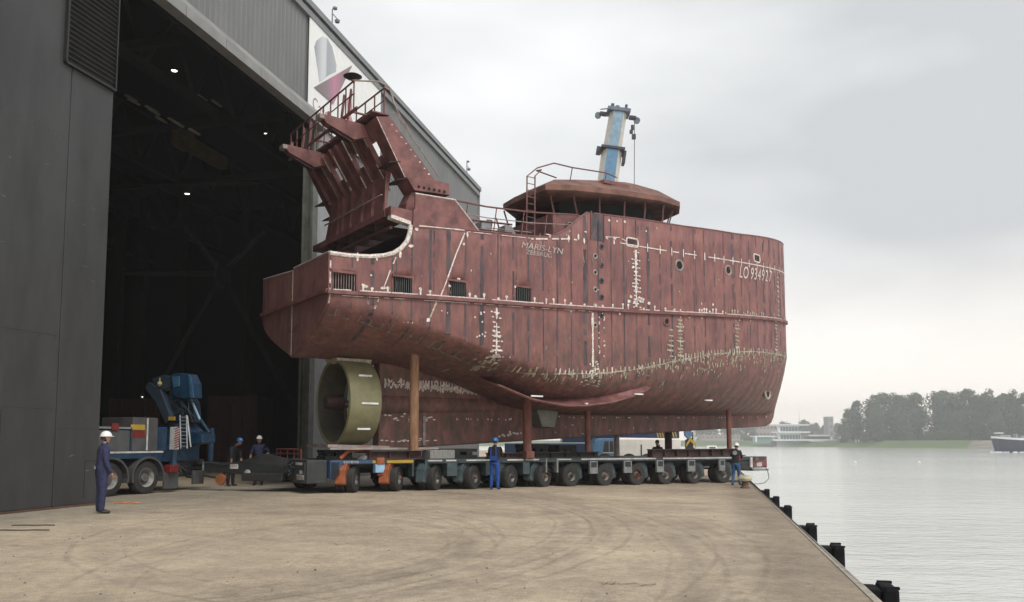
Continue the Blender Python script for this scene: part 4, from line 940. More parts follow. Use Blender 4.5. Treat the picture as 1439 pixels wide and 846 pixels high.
# ================================================================= TRAILER
TF = Fr(SF.o, 35)
trl = empty('modular_trailer', TF.o, 35, 'long low blue-grey modular heavy trailer with twelve axle lines under the ship', 'trailer')
TEAL = mat('trailer_teal', (.050, .074, .082), .55, var=.35, nscale=5)
TBLUE = mat('trailer_blue', (.030, .075, .17), .5, var=.3, nscale=5)
TGREY = mat('trailer_grey', (.20, .215, .215), .6, var=.3, nscale=6)
TWHT = mat('trailer_white', (.50, .50, .48), .6, var=.3, nscale=5)
ORG = mat('bogie_orange', (.30, .085, .028), .6, var=.35, nscale=5)
YEL = mat('stripe_yellow', (.42, .28, .03), .5, var=.15)
TYR = mat('tyre_rubber', (.028, .027, .026), .8, var=.35, nscale=5)
RIM = mat('rim_grey', (.30, .29, .27), .5, var=.3, nscale=8)
RIMD = mat('wheel_disc_dark', (.11, .105, .10), .6, var=.4, nscale=9)  # disc darker than the rim, shade of the dish put into the colour
RIMR = mat('rim_rusty', (.16, .08, .055), .7, var=.4, nscale=8)
GRS = mat('machinery_black', (.022, .022, .024), .6, var=.4, nscale=8)
REDL = mat('signal_red', (.17, .016, .014), .5)
def zd(x): return -.0048 * x       # deck follows the slight fall of the quay
deckx = [(.62, 3.45), (3.95, 8.6), (8.75, 9.35), (9.45, 20.5)]
b = MB()
for a, c_ in [(.6, 3.5), (3.9, 21.3)]:
    b.prism([(a, .76+zd(a)), (c_, .76+zd(c_)), (c_, 1.0+zd(c_)), (a, 1.0+zd(a))], -1.35, 1.35)
    b.prism([(a, .88+zd(a)), (c_, .88+zd(c_)), (c_, 1.02+zd(c_)), (a, 1.02+zd(a))], -1.9, -1.35); b.prism([(a, .88+zd(a)), (c_, .88+zd(c_)), (c_, 1.02+zd(c_)), (a, 1.02+zd(a))], 1.35, 1.9)
b.prism([(.6, .55), (21, .45), (21, .75), (.6, .76)], -.35, .35)
b.build('deck_frame', mat('deck_teal_dark', (.032, .046, .052), .6, var=.4, nscale=5), trl, bevel=.01)
# side stripe strips
MB().box(.95, 2.0, -1.915, -1.901, .90, .99).build('name_stripe', TBLUE, trl)
text('sarens', .15, 'lettering', TWHT, trl, Matrix.Translation((1.0, -1.918, .915)) @ Matrix.Rotation(R(90), 4, 'X'), sx=1.35)
MB().box(2.0, 2.32, -1.915, -1.901, .90, .99).box(2.5, 3.45, -1.915, -1.901, .90, .99).build('yellow_stripe', YEL, trl)
for a, c_ in [(4.0, 4.55), (4.7, 5.1), (5.5, 6.6), (7.2, 7.9), (8.0, 8.6), (9.5, 10.1), (10.6, 14.5), (14.9, 19.5)]:
    MB().prism([(a, .95+zd(a)), (c_, .95+zd(c_)), (c_, 1.0+zd(c_)), (a, 1.0+zd(a))], -1.912, -1.901).build('pale_edge', TWHT, trl)
AX = [1.22, 2.75, 4.19, 5.73, 7.3, 8.82, 10.15, 11.84, 13.56, 15.15, 16.86, 18.68]
ANG = [50, 46, 38, 29, 25, 20, 4, 2, -2, -3, -4, -5]
def tyre_mb(y, w_, r_=.425):
    s = MB(); s.lathe([(.20, -w_/2+.02), (r_-.10, -w_/2), (r_-.03, -w_/2+.01), (r_, -w_/2+.05), (r_, w_/2-.05), (r_-.03, w_/2-.01), (r_-.10, w_/2), (.20, w_/2-.02)], (0, y, 0), (0, 1, 0), 28)
    s.f = s.f[:-2]; s.m = s.m[:-2]; return s
_tc = {}
for i, (x, an) in enumerate(zip(AX, ANG)):
    gzl = -.011 * x; zc_ = .428 + gzl
    for sgn in (-1, 1):
        bg_ = bpy.data.objects.new('bogie', None); COL.objects.link(bg_); bg_.parent = trl; bg_.location = (x, sgn*1.38, zc_); bg_.rotation_euler = (0, 0, R(an)*(1 if sgn < 0 else .8))
        m_arm = ORG if i < 2 else TEAL; side = -1 if i < 6 else 1
        key = ('t',)
        for yo in (-.16, .16) if True else ():
            yy = yo*1.0 + sgn*.16
            if ('tyre', yy) not in _tc: _tc[('tyre', yy)] = tyre_mb(yy, .29).build('tyre', TYR, bg_, smooth=True)
            else:
                t_ = _tc[('tyre', yy)].copy(); COL.objects.link(t_); t_.parent = bg_
        s = MB(); yo = sgn*.44; d = -sgn
        s.lathe([(.21, .02*d), (.255, -.012*d), (.262, .0), (.225, .03*d), (.195, .10*d), (.185, .13*d)], (0, yo, 0), (0, 1, 0), 24, caps=False)
        s.build('rim', RIMR if i in (8,) else RIM, bg_, smooth=True)
        s = MB(); s.lathe([(.215, .12*d), (.15, .13*d), (.12, .06*d), (.10, .05*d), (0, .05*d)], (0, yo, 0), (0, 1, 0), 20, caps=False); s.build('wheel_disc', RIMR if i in (8,) else RIMD, bg_, smooth=True)
        s = MB(); s.lathe([(.075, 0), (.07, .03), (.05, .05), (0, .055)], (0, yo - .0 - .02*d, 0), (0, sgn, 0), 10)
        s.build('hub', RIMR if i % 2 else GRS, bg_, smooth=True)
        s = MB(); k = side
        s.prism([(k*.06, .47), (k*.50, .49), (k*.68, .30), (k*.74, -.12), (k*.52, -.18), (k*.50, .14), (k*.38, .28), (k*.06, .30)], sgn*.12-.16, sgn*.12+.16)
        s.build('swing_arm', m_arm, bg_, bevel=.03)
        s = MB(); s.box(min(0, k*.6), max(0, k*.6), -.07, .07, -.12, .0); s.build('axle_beam', m_arm, bg_)
# side boxes between wheels
def sidebox(x0, x1, z0, z1, m_, nm='side_box', y=-1.9, d=.25):
    return MB().box(x0, x1, y, y+d, z0, z1).build(nm, m_, trl, bevel=.012)
for x0, x1 in [(4.75, 5.15), (6.3, 6.7), (7.9, 8.2)]: sidebox(x0, x1, .42, .87, TEAL, d=.5)
for px0, px1 in [(829, 840), (877, 888), (923, 933), (967, 977), (1011, 1019)]:
    a = TF.xz(px0, 655, -1.92)[0]; c_ = TF.xz(px1, 655, -1.92)[0]; zz = zd(a)
    sidebox(a, c_, .42+zz, .90+zz, TGREY, 'jack_plate', -1.93, .1); sidebox(a+.06, c_-.06, .66+zz, .86+zz, GRS, 'plate_recess', -1.94, .02)
for x0, x1 in [(3.5, 3.9), (9.0, 9.42)]:
    b = MB(); random.seed(3)
    b.box(x0, x1, -1.5, 1.4, .40, .92)
    for k in range(16):
        xa, xb_ = random.uniform(x0, x1), random.uniform(x0, x1); za, zb2 = random.uniform(.35, .95), random.uniform(.35, .95)
        b.tube([(xa, -1.5, za), ((xa+xb_)/2, -1.8, (za+zb2)/2-.1), (xb_, -1.55, zb2)], .022, 5)
    b.build('hydraulic_hoses', GRS, trl)
    sidebox(x0-.08, x0-.02, .45, .98, TGREY if x0 > 5 else TEAL, 'coupling_plate', -1.91, .3); sidebox(x1+.0, x1+.08, .45, .98, TGREY if x0 > 5 else TEAL, 'coupling_plate', -1.91, .3)
# blue hydraulic box at third slot
sidebox(2.08, 2.4, .60, .88, mat('box_pale_blue', (.28, .48, .68), .5), 'valve_box', -1.96, .2); MB().box(2.1, 2.38, -2.0, -1.95, .86, 1.08).build('valve_cover', ORG, trl, bevel=.03); sidebox(2.15, 2.34, .50, .57, REDL, 'reflector', -1.965, .05)
# power pack
pp = MB(); pp.box(-.12, .55, -1.75, 1.0, .30, 1.02); pp.build('power_pack', mat('power_pack_dark', (.035, .04, .042), .5, var=.3), trl, bevel=.03)
MB().box(-.16, -.12, -1.68, -.75, .33, .96).build('power_pack_door', mat('pack_door', (.045, .055, .058), .45), trl, bevel=.02)
MB().box(-.175, -.161, -1.5, -.95, .86, .94).build('lamp_bar', TWHT, trl, bevel=.01)
MB().box(-.172, -.161, -1.62, -1.05, .42, .57).build('name_plate', TWHT, trl)
text('KAMAG', .15, 'lettering', REDL, trl, Matrix.Translation((-.174, -1.06, .44)) @ Matrix.Rotation(R(-90), 4, 'Z') @ Matrix.Rotation(R(90), 4, 'X'), sx=.9)
MB().box(-.172, -.161, -1.5, -1.3, .60, .70).build('sticker', TWHT, trl)
b = MB(); random.seed(5)
for k in range(26):
    y0 = random.uniform(-.7, 1.0); b.tube([(-.14, y0, random.uniform(.35, 1)), (-.32, y0+random.uniform(-.2, .2), random.uniform(.4, .9)), (-.16, y0+random.uniform(-.3, .3), random.uniform(.3, .9))], .028, 5)
b.box(-.22, -.13, -.6, .2, .45, .8); b.build('hydraulic_hoses', GRS, trl)
MB().box(.56, .95, -1.93, -1.6, .45, 1.0).build('control_cabinet', TBLUE, trl, bevel=.02)
b = MB()
for k in range(6): b.tube([(.6+.05*k, -1.94, .95), (.62+.04*k, -2.0, .7), (.55+.06*k, -1.95, .4)], .015, 5)
b.build('cable', GRS, trl)
RR = mat('guard_rail_red', (.13, .02, .018), .5)
b = MB()
for y in (1.0, .62, .0, -.6, -1.2): b.tube([(-.1, y, 1.02), (-.1, y, 1.34)], .025, 5)
b.tube([(-.1, 1.0, 1.34), (-.1, -1.2, 1.34)], .028, 6).tube([(-.1, 1.0, 1.2), (-.1, -1.2, 1.2)], .02, 6).tube([(-.1, 1.0, 1.34), (.6, 1.0, 1.34)], .028, 6); b.build('guard_rail', RR, trl)
MB().tube([(1.15, -1.3, 1.05), (1.45, -1.3, 1.3), (2.1, -1.3, 1.36), (2.25, -1.3, 1.25)], .07, 8).build('steering_rod', mat('rod_orange', (.45, .09, .03), .5), trl, smooth=True)
MB().prism([(1.75, 1.02), (2.3, 1.02), (2.2, 1.14), (1.85, 1.14)], -1.7, -1.2).build('tool_tray', TGREY, trl)
# far end unit
zz = zd(21)
MB().box(20.55, 21.5, -1.88, -1.55, .52+zz, 1.02+zz).build('end_panel', mat('end_maroon', (.16, .05, .05), .6), trl, bevel=.03)
MB().box(20.75, 21.1, -1.90, -1.87, .58+zz, .76+zz).build('end_plate', TWHT, trl); MB().lathe([(0,0),(.13,0),(.13,.03),(0,.03)], (20.78, -1.88, .86+zz), (0,-1,0), 14).build('end_lamp', RIMR, trl)
MB().box(19.7, 20.5, -1.85, -1.3, .45+zz, .88+zz).build('valve_block', GRS, trl, bevel=.02); MB().box(20.3, 20.45, -1.92, -1.86, .55+zz, .98+zz).build('marker_plate', TWHT, trl)
MB().box(20.5, 21.6, -1.88, 1.88, .38+zz, .46+zz).build('end_bumper', TGREY, trl)

# ---- steel packing on the deck (each one liftable)
BEAM = mat('beam_rust_dark', (.06, .032, .028), .8, var=.45, nscale=4); BEAMB = mat('beam_black', (.018, .018, .018), .8, var=.4); CON = mat('grey_block', (.24, .24, .235), .8, var=.15, nscale=8)
PBR = mat('plate_pale', (.30, .27, .25), .7, var=.3)
def ibeam_x(x0, x1, y, z0, h, m_, lab, w_=.3):
    e = empty('steel_beam', TF.w(x0, y, z0), 35, lab, 'beam'); L_ = x1-x0
    MB().box(0, L_, -w_/2, w_/2, h-.03, h).build('flange', m_, e); MB().box(0, L_, -w_/2, w_/2, 0, .03).build('flange', m_, e)
    MB().box(0, L_, -.02, .02, .03, h-.03).build('web', m_, e)
    for k in range(int(L_/.7)+1): MB().box(.03+k*.7, .05+k*.7, -w_/2+.02, w_/2-.02, .03, h-.03).build('web_stiffener', m_, e)
    return e
def packs(a, y): return 1.025 + zd(a)
ibeam_x(1.9, 3.85, -1.7, packs(2, 0), .28, BEAM, 'rust-brown steel beam under the tan post at the ship stern', .34)
ibeam_x(6.5, 7.9, -1.7, packs(7, 0), .20, BEAM, 'short brown steel beam left of the thick red post')
ibeam_x(8.5, 11.6, -1.7, packs(9, 0), .22, BEAMB, 'long black steel beam between the thick red post and the thin red post')
ibeam_x(14.3, 19.4, -1.75, packs(16, 0), .33, BEAM, 'long dark brown steel beam at the water end of the trailer', .34)
e = empty('packing_block', TF.w(4.15, -1.6, packs(4, 0)), 35, 'light grey ribbed block on the trailer beside the tan post', 'block')
MB().box(0, .95, -.2, .4, 0, .30).build('block_body', CON, e, bevel=.01)
for k in range(9): MB().box(.04+k*.105, .10+k*.105, -.215, -.2, .02, .28).build('rib', CON, e)
for (x0, x1, y, z1, lab) in [(4.9, 6.4, -1.2, .34, 'black packing frame behind the worker in blue bib overalls'), (8.55, 9.6, -1.2, .52, 'stacked black timber right of the thick red post'), (.95, 1.9, -.6, .30, 'black support frame under the olive nozzle'), (10.3, 11.2, -.9, .48, 'black packing stack left of the thin red post')]:
    e = empty('packing_stack', TF.w(x0, y, packs(x0, 0)), 35, lab, 'packing'); n = 3; hh = z1/n
    for k in range(n):
        if k % 2 == 0:
            for q_ in range(2): MB().box(0+.01, x1-x0-.01, q_*.5, q_*.5+.25, k*hh, (k+1)*hh-.006).build('timber', BEAMB, e, bevel=.008)
        else:
            for q_ in range(3): MB().box((x1-x0)*q_/3+.05, (x1-x0)*q_/3+.3, 0, .75, k*hh, (k+1)*hh-.006).build('timber', BEAMB, e, bevel=.008)
e = tag(MB().box(-.9, 3.0, -.12, .12, -.03, .03).build('steel_plate', PBR, None, loc=TF.w(1.6, -1.45, 1.36), rotz=R(35)), 'thin pale steel plate under the nozzle and the tan post', 'plate')
# ---- posts
PT = mat('post_tan', (.27, .15, .085), .8, var=.35, nscale=6, stretch=(1,1,.3)); PR = mat('post_red', (.20, .075, .06), .75, var=.35, nscale=6, stretch=(1,1,.3)); PW = mat('post_pale', (.36, .30, .27), .7)
def post(x, y, z0, r_, m_, lab, top=None, shoe=True):
    zt_ = top if top else (zb(x) + (zc(x)-zb(x))*.4)
    if not top:
        lo_, hi_ = zb(x), zc(x)
        for _ in range(30):
            mid = (lo_+hi_)/2
            if Bz(x, mid) < abs(y): lo_ = mid
            else: hi_ = mid
        zt_ = hi_ + .06
    e = empty('support_post', TF.w(x, y, z0), 35, lab, 'post', 'steel posts propping the hull')
    MB().lathe([(r_, .02), (r_, zt_-z0)], n=18).build('tube', m_, e, smooth=True)
    MB().box(-r_*1.4, r_*1.4, -r_*1.4, r_*1.4, 0, .02).build('base_plate', m_, e)
    if shoe: MB().box(-r_*1.1, r_*1.15, -r_*1.3, r_*1.3, .02, .25).build('shoe', PR, e, bevel=.01)
post(3.55, -1.75, packs(3, 0)+.28, .155, PT, 'tall tan rusty post nearest the olive nozzle', shoe=False)
post(8.12, -1.85, packs(8, 0), .155, PR, 'thick red-brown post under the midship bilge keel')
post(11.3, -1.45, packs(11, 0)+.22, .11, PR, 'slimmer red-brown post in front of the keel amidships', shoe=False)
post(19.65, -1.3, packs(19, 0)+.33, .11, PR, 'long thin brown post under the bow', shoe=False)
post(15.2, 1.2, packs(15, 0), .12, PW, 'pale post standing behind the keel', shoe=False)
post(18.6, 1.4, packs(15, 0), .17, BEAM, 'dark post behind the keel left of the bow post', shoe=False)

# ================================================================= PULL TRUCK WITH LOADER CRANE, DRAWBAR
KF = Fr(gnd(206, 694.3), 68)    # x runs to the rear (away), near side at y=0, body to +y
trk = empty('ballast_truck', KF.o, 68, 'dark truck with folded blue loader crane parked inside the hangar door', 'truck')
KB = mat('loader_blue', (.010, .040, .085), .45, var=.4, nscale=4); KD = mat('truck_dark', (.03, .03, .032), .5, var=.3); KG = mat('mudguard_grey', (.07, .07, .07), .55, var=.2)
BING = mat('bin_grey', (.085, .09, .095), .5, var=.2); ALU = mat('ladder_alu', (.34, .36, .36), .4, .4)
def kxz(px, py, y): return KF.xz(px, py, y)
# near/far wheels
for xx in (0, -1.38):
    for sgn, y in ((1, .02), (-1, 2.2)):
        wq = bpy.data.objects.new('wheel', None); COL.objects.link(wq); wq.parent = trk; wq.location = (xx, y, .5)
        s = MB(); s.lathe([(.29, 0), (.42, .0), (.48, .02), (.5, .06), (.5, .26), (.48, .3), (.29, .3)], (0,0,0), (0,1,0), 32); s.f = s.f[:-2]; s.m = s.m[:-2]; s.build('tyre', TYR, wq, smooth=True)
        s = MB(); s.lathe([(.28, .03), (.29, -.005), (.30, .01), (.27, .04), (.25, .12), (.235, .17)], (0, .0 if y < 1 else .3, 0), (0, 1 if y < 1 else -1, 0), 28, caps=False); s.build('rim', RIM, wq, smooth=True)
        s = MB(); s.lathe([(.24, .16), (.15, .17), (.13, .08), (.11, .06), (0, .06)], (0, .0 if y < 1 else .3, 0), (0, 1 if y < 1 else -1, 0), 24, caps=False); s.build('wheel_disc', RIMD, wq, smooth=True)
def arch(xx):
    pts_o = [(xx + .64*math.cos(t), .52 + .62*math.sin(t)) for t in np.linspace(R(-15), R(195), 16)]; pts_i = [(xx + .58*math.cos(t), .52 + .56*math.sin(t)) for t in np.linspace(R(195), R(-15), 16)]
    MB().prism(pts_o + pts_i, -.06, .5).build('mudguard', KG, trk)
arch(0); arch(-1.38)
MB().box(-6, 3.0, .55, .85, .62, 1.0).box(-6, 3.0, 1.6, 1.9, .62, 1.0).build('chassis', KD, trk)
x0, z0 = kxz(150, 636, 0); x1, _ = kxz(229, 633, 0)
ZD = 1.30
MB().box(-6, x1-.02, .0, 2.4, ZD-.22, ZD-.06).build('deck', KB, trk); MB().box(-6, x1, -.02, .03, ZD-.055, ZD).build('deck_edge', TWHT, trk)
xa, xb_ = kxz(186, 610, .05)[0], kxz(222, 600, .05)[0]
MB().box(-6, xa-.08, .05, 1.2, ZD, ZD+.62).build('storage_bin', BING, trk, bevel=.02); MB().box(xa-.08, xa-.03, .03, 1.2, ZD, ZD+.70).build('bin_post', KB, trk)
MB().box(-6, xa-.02, .03, .09, ZD+.66, ZD+.72).build('rail', TGREY, trk); MB().box(xa-.8, xa-.55, .0, .12, ZD+.62, ZD+.82).build('strap', REDL, trk)
MB().box(xa, xb_, .05, 1.3, ZD, ZD+1.02).build('tool_cabinet', mat('cabinet_dark', (.075, .075, .078), .5), trk, bevel=.02)
xm = xa + (xb_-xa)*.55; MB().box(xm, xm+.05, .035, .05, ZD+.02, ZD+1.0).build('cabinet_strip', TWHT, trk)
MB().box(xm-.62, xm-.08, .035, .049, ZD+.64, ZD+.80).build('warning_label', YEL, trk); MB().box(xm-.62, xm-.08, .035, .049, ZD+.42, ZD+.62).build('warning_label', REDL, trk)
# crane base and stabilisers
xs0, _ = kxz(241, 640, 0.05)
MB().box(xs0-.3, xs0+1.5, .3, 2.2, .95, 1.5).build('crane_base', KB, trk, bevel=.03)
MB().box(xs0-.65, xs0-.15, .1, 1.4, ZD, ZD+.75).build('oil_tank', KB, trk, bevel=.03)
MB().tube([(xs0, -.05, .62), (xs0, -.05, 2.0)], .085, 10).build('stabiliser_leg', KB, trk, smooth=True)
stm = MB(); 
for k in range(7): stm.tube([(xs0, -.05, 1.45+k*.09), (xs0+.0, -.05, 1.495+k*.09)], .092, 10, mi=k % 2)
sr = MB()
for k in range(9): sr.prism([(xs0-.095, 1.36+k*.075), (xs0+.095, 1.43+k*.075), (xs0+.095, 1.465+k*.075), (xs0-.095, 1.395+k*.075)], -.155, -.141)
MB().box(xs0-.1, xs0+.1, -.14, .05, 1.34, 2.05).build('stripe_board', TWHT, trk); sr.build('red_stripes', REDL, trk)
MB().box(xs0-.25, xs0+.1, -.16, .1, .62, .86).build('tail_lamp', REDL, trk, bevel=.02)
MB().box(xs0-.35, xs0+.25, -.02, .03, .12, .62).build('mud_flap', KG, trk); MB().box(xs0+.9, xs0+1.4, .0, .05, .2, .65).build('mud_flap', KG, trk)
xf, zf_ = kxz(297, 600, .3)
MB().tube([(xf, .3, .55), (xf, .3, 2.05)], .09, 8).build('stabiliser_leg', KB, trk, smooth=True)
# column and folded booms: built in a transverse plane (local y / z)
XC_ = xs0 + .9
def kyz(px, py): 
    d = ray(px, py); o = Vector((0,0,CH)) - KF.o; t = (XC_ - o.dot(KF.a)) / d.dot(KF.a); p = o + d*t; return p.dot(KF.n), p.z
def kpoly(pxs, x0, x1, nm, m_, bv=.02):
    return MB().prism([kyz(*p) for p in pxs], x0, x1, axis='x').build(nm, m_, trk, bevel=bv)
kpoly([(236, 622), (242, 598), (264, 594), (276, 606), (292, 610), (292, 622), (262, 626), (240, 626)], XC_-.25, XC_+.35, 'slewing_base', KB)
kpoly([(247, 592), (242, 560), (246, 545), (258, 545), (262, 592)], XC_-.18, XC_+.18, 'column', KB)
kpoly([(214, 545), (220, 538), (236, 548), (252, 588), (244, 596), (230, 566)], XC_-.35, XC_-.1, 'inner_boom', mat('loader_slate', (.022, .036, .055), .5))
kpoly([(222, 533), (238, 528), (250, 530), (250, 546), (232, 550)], XC_-.3, XC_+.05, 'outer_boom', mat('loader_slate', (.022, .036, .055), .5))
kpoly([(251, 529), (262, 525), (278, 527), (284, 540), (285, 560), (268, 561), (256, 556)], XC_-.4, XC_-.02, 'boom_head', KB)
kpoly([(256, 531), (266, 530), (266, 544), (258, 546)], XC_-.45, XC_-.41, 'cover_plate', mat('loader_light', (.04, .12, .21), .45), .01)
kpoly([(278, 528), (282, 530), (286, 560), (281, 560)], XC_-.44, XC_-.41, 'cover_plate', mat('loader_light', (.04, .12, .21), .45), .01)
kpoly([(248, 548), (262, 548), (274, 566), (276, 594), (248, 592)], XC_-.1, XC_+.25, 'boom_gap_filler', mat('loader_shadow', (.006, .018, .035), .5))  # filler between the boom parts, shadow put into its dark blue
b = MB(); random.seed(21)
for k in range(14):
    p_, q2_ = kyz(random.uniform(246, 280), random.uniform(545, 600)), kyz(random.uniform(246, 280), random.uniform(545, 600)); b.tube([(XC_-.22, *p_), (XC_-.34, (p_[0]+q2_[0])/2, (p_[1]+q2_[1])/2-.08), (XC_-.22, *q2_)], .018, 5)
b.build('hydraulic_hoses', GRS, trk)
a, c_ = kyz(275, 562), kyz(288, 592); MB().tube([(XC_-.2, *a), (XC_-.2, *c_)], .04, 8).build('hydraulic_cylinder', mat('cyl_pale', (.25, .42, .55), .3, .3), trk)
a, c_ = kyz(255, 556), kyz(272, 574); MB().tube([(XC_-.3, *a), (XC_-.3, *c_), (XC_-.3, *kyz(285, 590))], .02, 6).build('hose', KB, trk)
a, c_ = kyz(288, 590), kyz(300, 608); MB().tube([(XC_-.2, *a), (XC_-.2, *c_)], .05, 8).build('brace', KB, trk)
a = kyz(237, 532); b = MB(); b.tube([(XC_-.38, a[0], a[1]), (XC_-.38, a[0], a[1]-.12)], .02, 6); b.lathe([(.0, 0), (.07, -.04), (.08, -.12), (.02, -.2), (0, -.2)], (XC_-.38, a[0], a[1]-.1), n=10); b.build('hook', mat('hook_yellow', (.38, .32, .12), .5), trk, smooth=True)
a, c_ = kyz(250, 586), kyz(258, 591); MB().box(XC_-.42, XC_-.36, min(a[0], c_[0]), max(a[0], c_[0]), a[1]-.12, a[1]).build('amber_plate', YEL, trk)
# ladder
for px in (269, 278): 
    a, c_ = kyz(px, 584), kyz(px+1, 630); MB().tube([(XC_-.5, *a), (XC_-.5, *c_)], .028, 4).build('ladder_stile', ALU, trk)
for k in range(9):
    a, c_ = kyz(269, 587+k*5), kyz(278, 587+k*5); MB().tube([(XC_-.5, *a), (XC_-.5, *c_)], .018, 4).build('ladder_rung', ALU, trk)
a, c_ = kyz(279, 585), kyz(284, 628); MB().tube([(XC_-.5, *a), (XC_-.5, *c_)], .028, 4).build('ladder_stile', ALU, trk)
b = MB(); random.seed(11)
for k in range(20):
    xq = xs0+random.uniform(.1, 1.5); b.tube([(xq, random.uniform(.2, 1.2), random.uniform(.5, 1)), (xq+.1, .2, random.uniform(.4, .9)), (xq+.25, random.uniform(.2, 1), random.uniform(.4, .8))], .03, 5)
b.box(xs0+.3, xs0+1.3, .4, 1.8, .45, .95); b.build('coupling_gear', GRS, trk)
b = MB(); b.box(-7.6, -5.2, 0, 2.4, .5, 2.9); b.build('cab', KB, trk, bevel=.15); MB().box(-7.62, -7.58, .2, 2.2, 1.6, 2.5).build('windscreen', BLK, trk)
for y in (.02, 2.2): MB().lathe([(.29, 0), (.42, .0), (.5, .06), (.5, .26), (.42, .3), (.29, .3)], (-6.4, y, .5), (0,1,0), 28).build('wheel', TYR, trk, smooth=True)
# drawbar
p0 = atY(288, 655, 27.3); p1 = TF.w(-.15, -.3, .62)
db = empty('drawbar', p0, math.degrees(math.atan2(p1.y-p0.y, p1.x-p0.x)), 'long black drawbar coupling the truck to the trailer', 'drawbar'); Ld = (p1-p0).length
Ld = math.hypot(p1.x-p0.x, p1.y-p0.y); dz = p1.z - p0.z; DBM = mat('drawbar_black', (.018, .02, .022), .5, var=.3)
MB().prism([(0, -.16), (Ld*.95, -.16+dz), (Ld, .0+dz), (Ld, .16+dz), (Ld*.6, .14), (Ld*.45, .12), (0, .12)], -.14, .14).build('beam', DBM, db, bevel=.015)
MB().prism([(Ld*.45, .14), (Ld, .16+dz), (Ld, .42+dz), (Ld*.72, .40), (Ld*.5, .22)], -.12, .12).build('upper_beam', mat('drawbar_grey', (.032, .034, .036), .5), db, bevel=.015)
for yy in (-.2, .2): MB().tube([(0, yy, .16), (Ld*.25, yy, .06), (Ld*.5, yy, .18), (Ld*.75, yy, .38), (Ld, yy, .42)], .018, 5).build('hose', GRS, db)
MB().box(Ld*.335, Ld*.43, -.152, -.141, -.07, .08).build('name_plate', TWHT, db)
text('KAMAG', .12, 'lettering', REDL, db, Matrix.Translation((Ld*.338, -.155, -.045)) @ Matrix.Rotation(R(90), 4, 'X'), sx=.62)
MB().lathe([(.0, 0), (.09, 0), (.11, .03), (.06, .06), (0, .06)], (Ld*.55, -.15, -.2), (0,-1,0), 14).build('coil', RIM, db, smooth=True)
MB().tube([(.02, -.1, -.3), (Ld*.3, -.1, -.42)], .035, 6).build('stay', DBM, db)
MB().box(Ld*.5, Ld*.98, -.3, .3, -.45, -.2).build('steering_gear', GRS, db, bevel=.03)
MB().box(0, .06, -.15, .1, -.14, .14).build('end_plate', TGREY, db)
wq = MB(); wq.lathe([(.06, -.06), (.17, -.06), (.19, 0), (.17, .06), (.06, .06)], (Ld*.22, -.1, -.42), (0,1,0), 16); wq.build('jockey_wheel', mat('wheel_rusty_orange', (.28, .09, .03), .7), db, smooth=True)
MB().tube([(Ld*.22, -.1, -.42), (Ld*.26, 0, -.12)], .04, 6).build('jockey_strut', GRS, db)

# ================================================================= CRANES BEHIND THE SHIP
CW = mat('crane_white', (.80, .79, .74), .4, var=.08); CB = mat('crane_blue', (.10, .22, .36), .4, var=.15); CDB = mat('crane_dark_blue', (.015, .035, .085), .45, var=.2); GLS = mat('glass_dark', (.05, .05, .055), .15, var=.2)
def cw(px, py, Y): return atY(px, py, Y)
YC = 50.5
a = cw(833, 636, YC); e0 = empty('mobile_crane', (a.x, YC, gz(9)), 0, 'low white and blue mobile crane with lowered dark blue boom behind the trailer', 'crane'); Lc = cw(957, 636, YC).x - a.x
def cz(py): return cw(0, py, YC).z - gz(9)
b = MB(); b.prism([(.0, .5), (.0, 1.3), (.12, 1.85), (.35, cz(616)), (1.35, cz(616)), (1.35, .5)], 0, 2.6); b.build('cab', CB, e0, bevel=.05)
MB().prism([(.62, 1.15), (.72, cz(620)), (1.25, cz(620)), (1.25, 1.15)], -.02, .02).build('side_window', GLS, e0, bevel=.01)
MB().box(.60, 1.30, -.035, -.021, 1.08, 1.14).box(.98, 1.0, -.035, -.021, 1.15, cz(620)).build('window_frame', TWHT, e0)
MB().box(1.36, Lc, 0, 2.6, .8, cz(617)).build('carrier_body', CW, e0, bevel=.04)
for xx in (1.55, 2.9, 4.0): MB().box(xx, xx+.07, -.02, 0, .9, 1.6).build('handle', BLK, e0)
MB().box(1.36, Lc, .1, 2.5, .45, .79).build('chassis', GRS, e0)
for xx in (.7, 2.2, 3.3, 4.2):
    for yy in (-.01, 2.3): MB().lathe([(.2, 0), (.5, 0), (.55, .05), (.55, .25), (.5, .3), (.2, .3)], (xx, yy, .55), (0,1,0), 24).build('wheel', TYR, e0, smooth=True)
b = MB(); b.prism([(-.6, cz(614)), (Lc+.1, cz(616)), (Lc+.1, cz(600)), (-.6, cz(606))], .9, 1.7); b.build('lowered_boom', CDB, e0, bevel=.03)
hx0 = cw(925, 610, YC).x - a.x
ms = MB()
for k in range(8):
    x_ = hx0 + k*.16; ms.prism([(x_, cz(603)), (x_+.07, cz(603)), (x_+.2, cz(615)), (x_+.13, cz(615))], .885, .899)
ms.build('hazard_stripes', YEL, e0)
hb = bpy.data.objects.new('hook_block', None); COL.objects.link(hb); hb.parent = e0; hb.location = (cw(975, 620, YC).x - a.x, 1.2, 0)
MB().prism([(-.35, cz(600)), (.05, cz(600)), (.12, cz(612)), (-.05, cz(618)), (-.3, cz(612))], -.2, .2).build('block_cheek', mat('block_blue', (.10, .18, .32), .5), hb, bevel=.02)
MB().prism([(-.25, cz(624)), (.0, cz(614)), (.35, cz(624)), (.35, cz(628)), (.0, cz(620)), (-.25, cz(628))], -.21, -.18).build('chevron', YEL, hb); MB().box(.18, .34, -.2, .2, cz(630), cz(606)).build('white_bar', TWHT, hb)
MB().prism([(-.25, cz(618)), (.3, cz(614)), (.3, cz(632)), (-.25, cz(632))], -.15, .18).build('block_body', GRS, hb)
